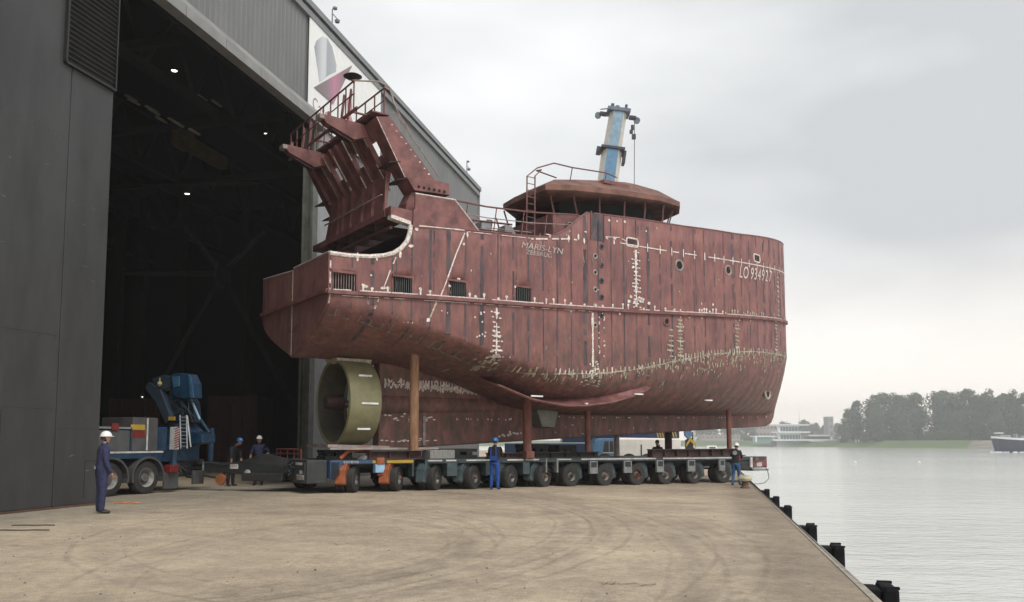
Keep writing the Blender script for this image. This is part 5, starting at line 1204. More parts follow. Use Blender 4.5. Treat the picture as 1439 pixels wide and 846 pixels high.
# telescopic crane with raised boom
YT = 56.0
tb = cw(846, 290, YT); 
bx = cw(835, 620, YT).x
e1 = empty('telescopic_crane', (bx, YT, gz(5)), 0, 'telescopic crane behind the ship with raised blue and cream boom', 'crane')
CRM = mat('boom_cream', (.52, .49, .43), .5, var=.15)
MB().box(-6, 5, -1.3, 1.3, .7, 1.6).build('carrier', CDB, e1, bevel=.05)
for xx in (-5, -3.4, 1.2, 2.8, 4.2):
    for yy in (-1.35, 1.05): MB().lathe([(.2, 0), (.5, 0), (.6, .05), (.6, .25), (.5, .3), (.2, .3)], (xx, yy, .6), (0,1,0), 22).build('wheel', TYR, e1, smooth=True)
MB().box(-2.2, 1.4, -1.2, 1.2, 1.65, 3.0).build('superstructure', CDB, e1, bevel=.05)
base = Vector((-.3, 0, 2.6)); pm = cw(857, 245, YT) - e1.location; pt = cw(868.5, 160, YT) - e1.location; pk_ = cw(860, 212, YT) - e1.location
base = pm + (pm - pt).normalized() * ((pm.z - 2.6) / -(pm - pt).normalized().z)
def boomsec(p0, p1, w0, w1, nm, ms_):
    # octagonal-ish box section with a blue face and cream flanks
    d = (p1-p0).normalized(); ux = Vector((1,0,0)); ux = (ux - d*ux.dot(d)).normalized(); uy = d.cross(ux)
    if uy.y > 0: uy = -uy
    prof = [(-.5, .1), (-.28, .5), (.28, .5), (.5, .1), (.5, -.3), (.3, -.5), (-.3, -.5), (-.5, -.3)]
    b = MB(); vs = [p0 + ux*(w0*u) + uy*(w0*v) for u, v in prof] + [p1 + ux*(w1*u) + uy*(w1*v) for u, v in prof]
    fs = [(i, (i+1) % 8, (i+1) % 8+8, i+8) for i in range(8)] + [tuple(range(7, -1, -1)), tuple(range(8, 16))]
    b.add(vs, fs); b.m = [0 if i == 1 else 1 for i in range(8)] + [1, 1]; b.build(nm, ms_, e1); return ux, uy, d
ux, uy, dd = boomsec(base, pk_, 1.50, 1.38, 'boom_section', [CB, CRM]); boomsec(pk_, pt, 1.27, 1.17, 'boom_section', [mat('boom_blue_pale', (.20, .31, .40), .5, var=.2), CRM])
KS = 1.1
bcol = mat('boom_collar_dark', (.03, .03, .045), .5)
def bxo(c0, hw, hh, hd, nm, m_):
    b = MB(); b.box(-hw*KS, hw*KS, -hd*KS, hd*KS, -hh*KS, hh*KS); M = Matrix(((ux.x, uy.x, dd.x, c0.x), (ux.y, uy.y, dd.y, c0.y), (ux.z, uy.z, dd.z, c0.z), (0,0,0,1))); b.xf(M); b.build(nm, m_, e1, bevel=.03)
bxo(pk_, .74, .09, .72, 'boom_collar', bcol)
bxo(pk_ + ux*.88 - dd*.42, .09, .42, .3, 'collar_bracket', bcol); bxo(pk_ - ux*.92 - dd*.12, .14, .2, .3, 'collar_bracket', bcol)
bxo(pt + dd*.1, .72, .12, .62, 'boom_head', mat('head_slate', (.10, .13, .17), .5))
for s_ in (-1, 1):
    bxo(pt + ux*s_*1.03 - dd*.15, .22, .09, .2, 'sheave_arm', bcol); b = MB(); c0 = pt + ux*s_*1.36 - dd*.3; b.lathe([(0,-.08),(.22,-.08),(.22,.08),(0,.08)], c0, tuple(uy), 16); b.build('sheave', mat('head_slate', (.10, .13, .17), .5), e1)
bxo(pt - ux*.45 + dd*.4, .10, .25, .1, 'head_bracket', bcol); bxo(pt + ux*.5 + dd*.45, .08, .25, .1, 'head_bracket', bcol); b = MB(); b.lathe([(0,-.06),(.2,-.06),(.2,.06),(0,.06)], pt - ux*.1 + dd*.4, tuple(uy), 16).tube([pt - ux*.5 + dd*.35, pt - ux*1.25 + dd*.15], .04, 6); b.build('anemometer_arm', mat('head_slate', (.10, .13, .17), .5), e1)
rp = pt + ux*1.15 + Vector((0,0,-.3)); b = MB(); b.tube([rp, rp + Vector((-.15, 0, -9))], .022, 4); b.build('hoist_rope', GRS, e1)
b = MB(); b.box(-.1, .1, -.1, .1, -.5, -.15).box(-.2, .02, -.1, .1, -.75, -.5).box(-.05, .22, -.1, .1, -1.15, -.8); b.xf(Matrix.Translation(rp + Vector((-.15,0,-.2)))); b.build('rope_block', bcol, e1, bevel=.02)

# ================================================================= PEOPLE
SKIN = mat('skin', (.36, .20, .14), .55, var=.1); NAVY = mat('navy_overall', (.028, .032, .085), .85, var=.35, nscale=9, bump=.5, bscale=14); BLUE = mat('blue_bib', (.012, .065, .30), .85, var=.3, nscale=9, bump=.4, bscale=14)
BLKC = mat('black_shirt', (.014, .014, .018), .9, var=.3, nscale=9, bump=.4, bscale=14); JEAN = mat('jeans', (.03, .09, .20), .85, var=.3, nscale=9); SHOE = mat('shoe_dark', (.03, .022, .018), .6)
REDV = mat('red_panel', (.30, .015, .03), .8); HWH = mat('helmet_white', (.80, .80, .80), .3, var=.03); HBL = mat('helmet_blue', (.03, .17, .42), .3, var=.05); HAIR = mat('hair_brown', (.05, .03, .02), .8)
def person(label, loc, deg, h, arms, legs, mats_, helmet, lean=0.0, head_dx=0.0, forearm_skin=False, extra=None, hair=True, bulk=1.12):
    """local: facing +x, left = +y. arms: [(elbow, wrist)] for left,right ; legs: [(knee, ankle)]"""
    e = empty('person', loc, deg, label, 'person'); sc_ = h/1.76
    V, E_, Rr, C = [], [], [], []
    def add(p, r_, c_, par=None):
        r_ = (r_*(bulk if c_ in (0, 1) else 1) if isinstance(r_, float) else tuple(q*(bulk if c_ in (0, 1) else 1) for q in r_)); V.append(Vector(p)*sc_); Rr.append((r_*sc_ if isinstance(r_, float) else (r_[0]*sc_, r_[1]*sc_))); C.append(c_)
        if par is not None: E_.append((par, len(V)-1))
        return len(V)-1
    ln = lambda z: lean*max(0, z-.95)
    pel = add((0, 0, .95), (.135, .105), 1); wa = add((ln(1.08), 0, 1.10), (.135, .10), 0, pel); ch = add((ln(1.3), 0, 1.30), (.165, .115), 0, wa)
    nb = add((ln(1.45), 0, 1.45), (.10, .075), 0, ch); nk = add((ln(1.5)+.012+head_dx*.3, 0, 1.52), .052, 2, nb)
    hx = ln(1.6)+.02+head_dx; jaw = add((hx+.02, 0, 1.575), (.062, .07), 2, nk); hc = add((hx, 0, 1.65), (.076, .092), 2, jaw); ht = add((hx-.005, 0, 1.72), (.06, .075), 2, hc)
    ns = add((hx+.105, 0, 1.635), .014, 2, hc); 
    for s_ in (1, -1): add((hx-.01, s_*.085, 1.64), .016, 2, hc)
    for s_, (kn, an) in zip((1, -1), legs):
        hp_ = add((0, s_*.095, .88), .098, 1, pel); k_ = add(kn, .066, 1, hp_); cf = add(((kn[0]*.6+an[0]*.4)-.01, kn[1]*.6+an[1]*.4, kn[2]*.62+an[2]*.38), .062, 1, k_); a_ = add(an, .055, 1, cf)
        hl = add((an[0]-.02, an[1], an[2]-.04), .045, 3, a_); add((an[0]+.10, an[1]+s_*.02, an[2]-.05), .042, 3, hl); add((an[0]+.18, an[1]+s_*.03, an[2]-.055), .033, 3, len(V)-1)
    for s_, (el, wr) in zip((1, -1), arms):
        sh = add((ln(1.42), s_*.185, 1.41), .068, 0, ch); el_ = add(el, .048, 0, sh)
        fc = 2 if forearm_skin else 0
        md = add([(el[k]+wr[k])/2 for k in range(3)], .043, fc, el_); w_ = add(wr, .030, 2 if forearm_skin else 0, md)
        d = (Vector(wr)-Vector(el)).normalized(); pl_ = Vector(wr)+d*.07; side = d.cross(Vector((0, s_, 0)));
        if side.length < .2: side = d.cross(Vector((1,0,0)))
        side.normalize(); cv = d.cross(side).normalized()
        pm_ = add(pl_, (.038, .018), 2, w_)
        for q_, (o_, l_) in enumerate([(-.03, .055), (-.01, .07), (.011, .065), (.03, .05)]):
            f1 = add(pl_ + side*o_ + d*.03, .0095, 2, pm_); f2 = add(pl_ + side*o_ + d*(.03+l_*.5) + cv*.008*(1), .0085, 2, f1); add(pl_ + side*o_*.9 + d*(.03+l_*.85) + cv*.03, .0075, 2, f2)
        t1 = add(Vector(wr)+d*.035 + side*.035, .011, 2, w_); add(Vector(wr)+d*.08 + side*.055 + cv*.015, .0095, 2, t1)
    me = bpy.data.meshes.new('body'); me.from_pydata([tuple(v) for v in V], E_, []); o = bpy.data.objects.new('body', me); COL.objects.link(o)
    md_ = o.modifiers.new('skin', 'SKIN'); md_.use_smooth_shade = True; sv = me.skin_vertices[0].data
    for i, r_ in enumerate(Rr): sv[i].radius = (r_, r_) if isinstance(r_, float) else r_
    sv[0].use_root = True
    su = o.modifiers.new('sub', 'SUBSURF'); su.levels = 1; su.render_levels = 1
    bpy.context.view_layer.update()
    nm = bpy.data.meshes.new_from_object(o.evaluated_get(bpy.context.evaluated_depsgraph_get())); bpy.data.objects.remove(o)
    nm.materials.clear()
    for m_ in mats_: nm.materials.append(m_)
    def rm_(q): return q if isinstance(q, float) else max(q)
    segs = [(V[a_], V[b_], max(C[a_], C[b_]) if C[b_] in (2, 3) else C[b_], (rm_(Rr[a_])+rm_(Rr[b_]))/2) for a_, b_ in E_]
    for p in nm.polygons:
        c0 = p.center; best = 99; bc = 0
        for a_, b_, cc, rr_ in segs:
            ab = b_-a_; t = max(0, min(1, (c0-a_).dot(ab)/ab.length_squared)); dd_ = (c0-(a_+ab*t)).length/rr_
            if dd_ < best: best = dd_; bc = cc
        if bc == 2 and c0.z < 1.50*sc_ and abs(c0.y) < .11*sc_ and c0.z > 1.2*sc_: bc = 0
        p.material_index = bc; p.use_smooth = True
    bo = bpy.data.objects.new('body', nm); COL.objects.link(bo); bo.parent = e
    hxs, z0 = (hx)*sc_, 1.675*sc_
    if helmet:
        b = MB(); n = 18; rings_ = []
        for t in np.linspace(0, math.pi/2, 7): rings_.append([(hxs + .122*sc_*math.cos(t)*math.cos(q), .102*sc_*math.cos(t)*math.sin(q), z0 + .118*sc_*math.sin(t)) for q in np.linspace(0, 2*math.pi, n+1)[:-1]])
        b.add([p for r_ in rings_ for p in r_], [(i*n+k, i*n+(k+1) % n, (i+1)*n+(k+1) % n, (i+1)*n+k) for i in range(6) for k in range(n)])
        pk2 = [(hxs + (.118+.035*max(0, math.cos(q))+.010)*sc_*math.cos(q), (.110)*sc_*math.sin(q), z0-.008*sc_) for q in np.linspace(0, 2*math.pi, n+1)[:-1]]
        pin = [(hxs + .115*sc_*math.cos(q), .096*sc_*math.sin(q), z0) for q in np.linspace(0, 2*math.pi, n+1)[:-1]]
        b.add(pin + pk2 + [(x, y, z+.012) for x, y, z in pk2], [(k, (k+1) % n, (k+1) % n+n, k+n) for k in range(n)] + [(k+n, (k+1) % n+n, (k+1) % n+2*n, k+2*n) for k in range(n)] + [(k+2*n, (k+1) % n+2*n, (k+1) % n, k) for k in range(n)])
        b.build('helmet', helmet, e, smooth=True)
    if hair:
        b = MB(); b.lathe([(.0, .07), (.05, .06), (.078, .02), (.080, -.03), (.068, -.055), (.05, -.05)], n=14); b.xf(Matrix.Translation((hxs-.028*sc_, 0, 1.645*sc_)) @ Matrix.Diagonal((.95*sc_, 1.0*sc_, sc_, 1))); b.build('hair', HAIR, e, smooth=True)
    b = MB()
    for s_ in (-1, 1): b.lathe([(0, -.008), (.011, -.004), (.011, .004), (0, .008)], (hxs+.078*sc_, s_*.032*sc_, 1.655*sc_), (1, 0, 0), 8)
    b.build('eyes', BLK, e)
    b = MB(); b.box(hxs+.078*sc_, hxs+.086*sc_, -.022*sc_, .022*sc_, 1.592*sc_, 1.598*sc_); b.build('mouth', mat('lips', (.22, .08, .06), .6), e)
    if extra: extra(e, sc_)
    return e
std_legs = [((.01, .105, .49), (-.01, .12, .09)), ((.01, -.105, .49), (-.01, -.12, .09))]
M_NAVY = [NAVY, NAVY, SKIN, SHOE]
p1 = gnd(141, 721.5)
def ex1(e, s):
    b = MB(); b.box(-.155, -.135, -.02, .08, .98, 1.05); b.build('belt_tag', mat('tag_pale', (.55, .50, .38), .6), e, bevel=.01)
    MB().lathe([(.15, 0), (.152, .03)], (0, 0, 1.02), n=20).build('belt', NAVY, e)
person('man in navy overalls and white helmet standing alone at the hangar door', (p1.x, p1.y, 0), 38, 1.80,
       [((-.02, .24, 1.13), (.06, .27, .88)), ((.02, -.25, 1.13), (.13, -.25, .89))], [((.01, .115, .49), (-.01, .12, .09)), ((.01, -.115, .49), (-.01, -.12, .09))], M_NAVY, HWH, .02, .02, extra=ex1, bulk=1.32)
def ex2(e, s):
    b = MB()
    for y in (-.09, .09): b.box(-.128, -.118, y-.02, y+.02, 1.08, 1.44)
    b.box(-.135, -.12, -.12, .12, .98, 1.14); b.build('braces', BLUE, e)
p2_ = gnd(695, 686.5)
person('man in blue bib overalls and blue helmet standing beside the trailer wheels', (p2_.x, p2_.y, gz(p2_.x)), 72, 1.74,
       [((.12, .24, 1.16), (.34, .10, 1.20)), ((.14, -.24, 1.15), (.36, -.08, 1.18))], std_legs, [BLKC, BLUE, SKIN, SHOE], HBL, .04, .03, forearm_skin=True, extra=ex2)
p3_ = gnd(1036, 681, -.17)
def ex3(e, s):
    b = MB(); b.prism([(-.02, 1.02), (.12, 1.02), (.16, 1.36), (.04, 1.38)], -.175, -.155); b.build('red_side_panel', REDV, e)
    b = MB(); b.lathe([(0, 0), (.09, 0), (.09, .006), (0, .006)], (-.07, 0, 1.33), (-1, 0, .1), 16); b.xf(Matrix.Translation((-.0, 0, 0))); b.build('back_print', mat('print_grey', (.3, .3, .3), .6), e)
    MB().box(.05, .40, -.32, -.22, 1.20, 1.24).build('clipboard', BLK, e)
person('man in jeans and dark red-sided jacket by the last trailer wheel', (p3_.x-.05, p3_.y, gz(p3_.x)), 60, 1.72,
       [((.16, .22, 1.22), (.36, .10, 1.26)), ((.18, -.22, 1.16), (.40, -.12, 1.16))], [((.06, .10, .49), (-.10, .12, .09)), ((.10, -.11, .50), (.14, -.12, .09))], [BLKC, JEAN, SKIN, SHOE], HWH, .22, .06, extra=ex3)
p4 = atY(924, 622, 38.5)
person('man in black shirt standing behind the trailer deck seen from the chest up', (p4.x, 38.5, gz(p4.x)), 250, 1.80,
       [((.0, .26, 1.14), (.10, .24, .95)), ((.0, -.26, 1.14), (.10, -.24, .95))], std_legs, [BLKC, BLKC, SKIN, SHOE], mat('helmet_dark', (.06, .07, .08), .4), .05, .02, forearm_skin=True)
p5 = atY(325, 640, 30.0)
person('man with blue helmet and black clothes bending forward in the dark doorway', (p5.x, 30.0, 0), -30, 1.70,
       [((.28, .22, 1.05), (.32, .20, .82)), ((.26, -.22, 1.05), (.24, -.2, .82))], std_legs, [BLKC, BLKC, SKIN, SHOE], HBL, .42, .14, forearm_skin=True)
p6 = atY(364, 640, 30.5)
person('man in dark overalls and white helmet with one hand on his hip in the doorway', (p6.x, 30.5, 0), -80, 1.78,
       [((-.04, .36, 1.16), (.10, .16, 1.04)), ((.0, -.28, 1.13), (.04, -.30, .88))], std_legs, M_NAVY, HWH, .0, .02, forearm_skin=True)

# ================================================================= QUAY FURNITURE
FR = mat('fender_black', (.009, .009, .011), .85, var=.3, nscale=6, spec=.15)
fend_lab = ['nearest black fender at the bottom edge of the picture', 'second nearest black quay fender', 'third nearest black quay fender', 'fourth black quay fender along the edge', 'fifth black quay fender along the edge', 'small far black quay fender closest to the trailer end']
ang = math.degrees(math.atan2(1, QK))
for (px, py), lb in zip([(1209, 832), (1149, 771), (1119, 740), (1090, 712), (1075, 698), (1063, 687)], fend_lab):
    p = gnd(px, py, -.17); Y = p.y; X = quay_x(Y); e = empty('quay_fender', (X, Y, gz(X)), ang, lb, 'fender', 'black rubber fenders along the quay edge')
    # local x along edge, -y outward
    MB().box(.06, .50, -.22, -.035, -2.4, -.03).build('fender_body', FR, e, bevel=.03)
    MB().box(0, .56, -.40, -.221, -2.4, -.0).build('fender_face', FR, e, bevel=.04)
    for k in (0.03, .48): MB().box(k, k+.05, -.41, -.24, -.02, .012).build('fender_rib', FR, e, bevel=.006)
    for k in (-.5, -1.0, -1.6): MB().box(-.006, .0, -.37, -.25, k, k+.03).build('bolt_strip', FR, e)
p = gnd(1047, 686, -.2); e = empty('mooring_bollard', (p.x, p.y, gz(p.x)), 0, 'cream and rust mooring bollard at the quay edge beside the trailer end', 'bollard')
MB().lathe([(.17, 0), (.17, .05), (.13, .08), (.12, .26)], n=18).build('bollard_post', mat('bollard_rust', (.13, .08, .05), .8), e, smooth=True)
MB().lathe([(.12, .26), (.24, .30), (.27, .38), (.22, .47), (.10, .50), (0, .50)], n=20).build('bollard_head', mat('bollard_cream', (.55, .50, .36), .6, var=.3), e, smooth=True)
a = TF.w(21.3, -1.9, .5); c0 = Vector((quay_x(31)+.2, 31.0, -.15)); pts = []
b = MB(); b.tube([(0,0,0), (.1, -.1, -.25), (.05, -.4, -.55), (-.3, -.9, -.72), (-.7, -1.4, -.74), (-1.3, -1.9, -.72)], .015, 6)
tag(b.build('hose', GRS, None, loc=a), 'thin black hose hanging from the trailer end to the quay', 'hose')
# orange rope scrap and dark cable scraps
b = MB(); p = gnd(160, 708); b.tube([(0,0,.02), (.12,.05,.03), (.25,.0,.02), (.4,.06,.04), (.55,.02,.02), (.62,.1,.02)], .018, 6)
tag(b.build('rope', mat('rope_orange', (.50, .20, .09), .8), None, loc=(p.x, p.y, 0)), 'short orange rope lying at the feet of the man in navy overalls', 'rope')
for (px, py, L_, lb) in [(25, 746, 1.1, 'dark wet cable end lying on the concrete at the far left'), (46, 739, .8, 'dark cable piece on the concrete behind the longer one')]:
    p = gnd(px, py); b = MB(); b.tube([(-L_/2, 0, .012), (-L_/4, .04, .012), (0, .0, .012), (L_/4, .05, .012), (L_/2, .03, .012)], .010, 6)
    tag(b.build('cable', GRS, None, loc=(p.x, p.y, 0)), lb, 'cable')

rnd = random.Random(9); b = MB()
for _ in range(420):
    Y = 7 + 24*rnd.random()**1.2; X = rnd.uniform(-11, quay_x(Y)-.3); s_ = rnd.uniform(.006, .022); z = gz(X); v = [(X+s_*math.cos(t)*rnd.uniform(.6, 1.3), Y+s_*math.sin(t)*rnd.uniform(.6, 1.3), z-.002) for t in (0, 1.3, 2.5, 3.8, 5.1)]
    b.add(v + [(X, Y, z+s_*.7)], [(0,1,5), (1,2,5), (2,3,5), (3,4,5), (4,0,5)])
tag(b.build('gravel', mat('grit', (.16, .14, .12), .9, var=.5, nscale=3)), 'loose grit and small stones scattered on the quay', 'gravel', kind='stuff')
for px0, px1, py, lb in [(858, 922, 819, 'crack_a'), (845, 872, 818, 'crack_b'), (470, 492, 770, 'crack_c')]:
    b = MB(); n = 9; pr = None; vs = []
    for k in range(n+1):
        p = gnd(px0+(px1-px0)*k/n, py+rnd.uniform(-2, 2), -.05); w_ = .012*rnd.uniform(.4, 1.6); vs += [(p.x, p.y-w_, gz(p.x)+.004), (p.x, p.y+w_, gz(p.x)+.004)]
    b.add(vs, [(2*k, 2*k+2, 2*k+3, 2*k+1) for k in range(n)]); tag(b.build('quay_crack', mat('crack_dark', (.10, .085, .07), .9)), kind='structure')

# ================================================================= FAR SHORE
GRASS = mat('bank_grass', (.10, .15, .045), .9, var=.3, nscale=.05, world_co=True); SAND = mat('bank_stone', (.22, .20, .16), .9, var=.3, nscale=.1, world_co=True)
shore = [(1600, 350), (420, 430), (300, 470), (272, 500), (250, 590), (225, 680), (195, 740), (100, 780), (-100, 800), (-400, 820)]
b = MB(); k = len(shore)
inner = [(x+ (26 if x > 200 else 2), y+40) for x, y in shore]
vs = [(x, y, WZ-.5) for x, y in shore] + [(x, y, WZ+5.0) for x, y in inner] + [(x+60, y+900, WZ+6) for x, y in shore]
b.add(vs, [(i, i+1, i+1+k, i+k) for i in range(k-1)] + [(i+k, i+1+k, i+1+2*k, i+2*k) for i in range(k-1)])
o = b.build('far_bank', [SAND, GRASS]); 
for i, p in enumerate(o.data.polygons): p.material_index = 0 if (i < k-1 and i < 3) else 1
tag(o, kind='structure')
# trees
FOL = [mat('foliage_a', (.036, .068, .028), .8, var=.45, nscale=.25), mat('foliage_b', (.052, .092, .034), .8, var=.4, nscale=.25), mat('foliage_c', (.07, .12, .04), .8, var=.35, nscale=.3)]
TRK = mat('bark', (.06, .05, .04), .9)
def crown_mesh(seed, h, w_, n, leaf, base=.12, fol=0, poplar=False):
    rnd = random.Random(seed); b = MB(); cl = []
    nc = 48
    for _ in range(nc):
        t = rnd.random(); z = h*(base + (1-base)*t)
        prof = math.sin(math.pi*min(1, (t*.86+.12)))**.55 if not poplar else math.sin(math.pi*min(1, t*.9+.08))**.4
        a_ = rnd.random()*6.283; rr = w_/2*prof*math.sqrt(rnd.random())*.85
        cl.append((rr*math.cos(a_), rr*math.sin(a_), z, w_*rnd.uniform(.12, .24)))
    for _ in range(n):
        cx, cy, cz_, r_ = rnd.choice(cl); v = Vector((rnd.gauss(0,1), rnd.gauss(0,1), rnd.gauss(0,1))).normalized()*r_*(.55+.5*rnd.random()); c0 = Vector((cx, cy, cz_)) + Vector((v.x, v.y, v.z*1.1))
        nn = (v.normalized() + Vector((rnd.gauss(0,.5), rnd.gauss(0,.5), rnd.gauss(0,.5)+.2))).normalized(); t1 = nn.orthogonal().normalized(); t2 = nn.cross(t1); s = leaf*rnd.uniform(.6, 1.3)
        b.add([c0+t1*s, c0+t2*s*.8, c0-t1*s, c0-t2*s*.8], [(0,1,2,3)])
    me = bpy.data.meshes.new('crown'); me.from_pydata(b.v, [], b.f); me.materials.append(FOL[fol]); return me
crowns = [crown_mesh(1, 1, .66, 3200, .032, .0, 0), crown_mesh(2, 1, .60, 3200, .032, .0, 1), crown_mesh(3, 1, .74, 3200, .034, .0, 1), crown_mesh(4, 1, .95, 2400, .045, -.05, 2), crown_mesh(5, 1, .34, 2000, .028, .0, 0, True)]
tb_ = MB(); tb_.tube([(0,0,0), (.004,.002,.3), (-.003,0,.7)], .016, 7, r2=.004); tb_.tube([(0,0,.25), (.1,.03,.5)], .007, 5, r2=.002); tb_.tube([(0,0,.32), (-.1,-.03,.6)], .007, 5, r2=.002); tb_.tube([(0,0,.4), (.02,.1,.66)], .006, 5, r2=.002)
tmesh = bpy.data.meshes.new('trunk'); tmesh.from_pydata(tb_.v, [], tb_.f); tmesh.materials.append(TRK)
def tree(px, pytop, Y, ci, lab, group='trees on the far bank', wide=1.0, name='tree'):
    Y += 62; base = atY(px, 620, Y); top = atY(px, pytop, Y); zb_ = WZ + 4.9; h = top.z - zb_
    e = empty(name, (base.x, Y, zb_), random.uniform(0, 360), lab, 'tree' if name == 'tree' else 'bush', group)
    for nm, me, s in (('trunk', tmesh, (h, h, h)), ('crown', crowns[ci], (h*wide, h*wide, h))):
        o = bpy.data.objects.new(nm, me); COL.objects.link(o); o.parent = e; o.scale = s
tl_ = [
 (1204, 566, 610, 4, 'slim tree at the left end of the tree row', 1.2), (1197, 577, 600, 2, 'low round tree in front of the slim tree at the left end of the row', 1.0),
 (1222, 566, 585, 0, 'first broad tree right of the slim tree', 1.1), (1240, 557, 580, 1, 'second broad tree of the left clump', 1.1), (1258, 558, 575, 0, 'third broad tree, middle of the left clump', 1.1),
 (1272, 559, 570, 2, 'fourth broad tree of the left clump', 1.0), (1287, 557, 560, 1, 'tall tree at the right end of the left clump, by the gap', .85),
 (1315, 556, 545, 0, 'first tree right of the gap', .85), (1330, 554, 545, 1, 'second tree right of the gap', .95), (1348, 557, 540, 0, 'third tree right of the gap', .95), (1363, 552, 535, 1, 'tallest pointed tree of the right clump', .85),
 (1380, 560, 530, 2, 'tree left of the dip in the right clump', .9), (1394, 553, 520, 0, 'rounded tree above the barge bow', 1.0), (1412, 558, 515, 1, 'tree above the barge foredeck', .9), (1428, 554, 510, 0, 'tree at the right edge of the picture', 1.0), (1448, 556, 505, 1, 'tree cut by the right edge of the picture', 1.0),
 (1186, 598, 590, 3, 'round bush-like tree at the foot of the slim tree', 1.0), (1232, 582, 560, 2, 'lower dark tree in front of the left clump, left side', 1.0), (1268, 580, 555, 2, 'lower dark tree in front of the left clump, right side', 1.0),
 (1345, 580, 525, 2, 'lower tree filling the right clump, left part', 1.0), (1402, 582, 505, 2, 'lower tree filling the right clump behind the barge', 1.0), (1372, 584, 515, 0, 'lower tree filling the right clump, middle part', 1.0), (1322, 584, 530, 0, 'lower tree just right of the gap', 1.0)]
for px, py, Y, ci, lb, wd in tl_: tree(px, py, Y, ci, lb, wide=wd*.95)
for px, py, Y, lb in [(1306, 607, 520, 'pale round bush below the gap in the trees'), (1322, 606, 515, 'pale bush second from the gap'), (1338, 607, 510, 'pale bush third from the gap'), (1352, 608, 508, 'pale bush nearest the barge'), (1215, 609, 560, 'dark low bush at the lawn, left'), (1280, 609, 540, 'dark low bush at the lawn, right')]:
    tree(px, py, Y, 3, lb, 'bushes on the far bank', 1.5, 'bush')
for px, py, Y, lb in [(1050, 598, 800, 'hazy tree left of the pavilion'), (1130, 592, 950, 'hazy distant tree right of the pavilion'), (1145, 596, 950, 'hazy distant tree before the square tower'), (1160, 599, 950, 'hazy distant tree at the foot of the square tower'), (1103, 594, 1000, 'hazy distant tree above the pavilion roof'),
                      (1180, 596, 900, 'hazy distant tree beside the round bush-like tree'), (1000, 600, 820, 'hazy tree under the bow'), (1020, 602, 830, 'hazy tree under the stem'), (1035, 603, 810, 'hazy tree left of the low wing'), (985, 603, 830, 'hazy tree at the hook block')]:
    tree(px, py, Y, 3 if Y < 900 else 2, lb, 'hazy trees behind the far bank', 1.3)
# distant town
def block(px0, px1, py0, Y, m_, lab, rows_=3, cols=5, nm='distant_building'):
    a, c_ = atY(px0, 620, Y), atY(px1, py0, Y); zb_ = WZ+2; e = empty(nm, (a.x, Y, zb_), 0, lab, 'building'); W_ = c_.x-a.x; Hh = c_.z-zb_
    MB().box(0, W_, 0, 15, 0, Hh).build('wall', m_, e); MB().box(-.3, W_+.3, -.3, 15.3, Hh, Hh+.5).build('roof', m_, e)
    for r_ in range(rows_):
        z = Hh*(r_+.35)/rows_
        for q_ in range(cols):
            x = W_*(q_+.25)/cols; MB().box(x, x+W_*.5/cols, -.08, -.02, z, z+Hh*.35/rows_).build('window', WIN, e)
    return e
WIN = mat('far_window', (.06, .07, .08), .3)
TWR = mat('far_wall_grey', (.28, .27, .26), .8); TWP = mat('far_wall_pink', (.38, .32, .29), .8)
block(1165, 1171, 586, 960, TWR, 'square distant tower right of the pavilion', 4, 1, 'distant_tower')
block(1062, 1092, 597, 860, TWP, 'hazy brick house behind the pavilion', 3, 6)
block(1297, 1303, 571, 760, mat('far_flat_white', (.6, .6, .6), .7), 'white flats seen through the gap between the trees', 8, 2)
block(985, 1040, 612, 850, TWP, 'low hazy row of houses under the bow', 2, 9)
# pavilion
YP = 690.0
def pz(py): return atY(1100, py, YP).z - (WZ+1.0)
a = atY(1062, 620, YP); pv = empty('river_pavilion', (a.x, YP, WZ+1.0), 0, 'white modern pavilion with stacked flat roofs and glass bands on the far bank', 'building'); PVW = mat('pavilion_white', (.72, .74, .74), .5, var=.05); PVG = mat('pavilion_glass', (.13, .20, .21), .2, var=.2); PVC = mat('pavilion_grey', (.35, .36, .36), .7)
def px2(px): return atY(px, 600, YP).x - a.x
def pbox(px0, px1, py0, py1, y0, y1, nm, m_): return MB().box(px2(px0), px2(px1), y0, y1, pz(py1), pz(py0)).build(nm, m_, pv)
pbox(1090, 1135, 620, 628, -2, 14, 'plinth', PVC); pbox(1084, 1136, 617.3, 619.5, -5, 16, 'terrace', PVW)
pbox(1096, 1124, 611, 617.2, 0, 14, 'glass_band', PVG); pbox(1092, 1136, 606.2, 608.6, -4, 16, 'roof_slab', PVW)
pbox(1097, 1122, 600, 606.1, 1, 12, 'glass_band', PVG); pbox(1089, 1136, 596.2, 598, -3, 15, 'roof_slab', PVW); pbox(1093, 1096, 598, 617, -1, 2, 'column', PVW); pbox(1124, 1126, 608, 617, 1, 3, 'column', PVW); pbox(1097, 1123, 608.6, 611, 0, 14, 'parapet', PVW); pbox(1097, 1123, 598, 600, 1, 12, 'parapet', PVW)
pbox(1136, 1168, 613.5, 617, 2, 12, 'glass_band', PVG); pbox(1136, 1171, 611, 613, -1, 14, 'roof_slab', PVW); pbox(1136, 1171, 618, 620.5, -2, 14, 'terrace', PVW); pbox(1166, 1169, 611, 622, -1, 1, 'column', PVW); pbox(1136, 1168, 617, 618, 1, 12, 'parapet', PVW)
pbox(1059, 1092, 612.5, 614, -1, 12, 'roof_slab', PVW); pbox(1062, 1084, 614, 623, 1, 10, 'glass_band', mat('pavilion_glass_green', (.18, .30, .28), .3)); pbox(1061, 1063, 614, 621, -1, 1, 'column', PVW); pbox(1135, 1168, 621, 627, 0, 10, 'plinth', PVC)
for px in np.arange(1100, 1122, 4.2):
    pbox(px, px+.5, 600, 606, .8, 1, 'window_mullion', PVW); pbox(px, px+.5, 611, 617, -.2, 0, 'window_mullion', PVW)
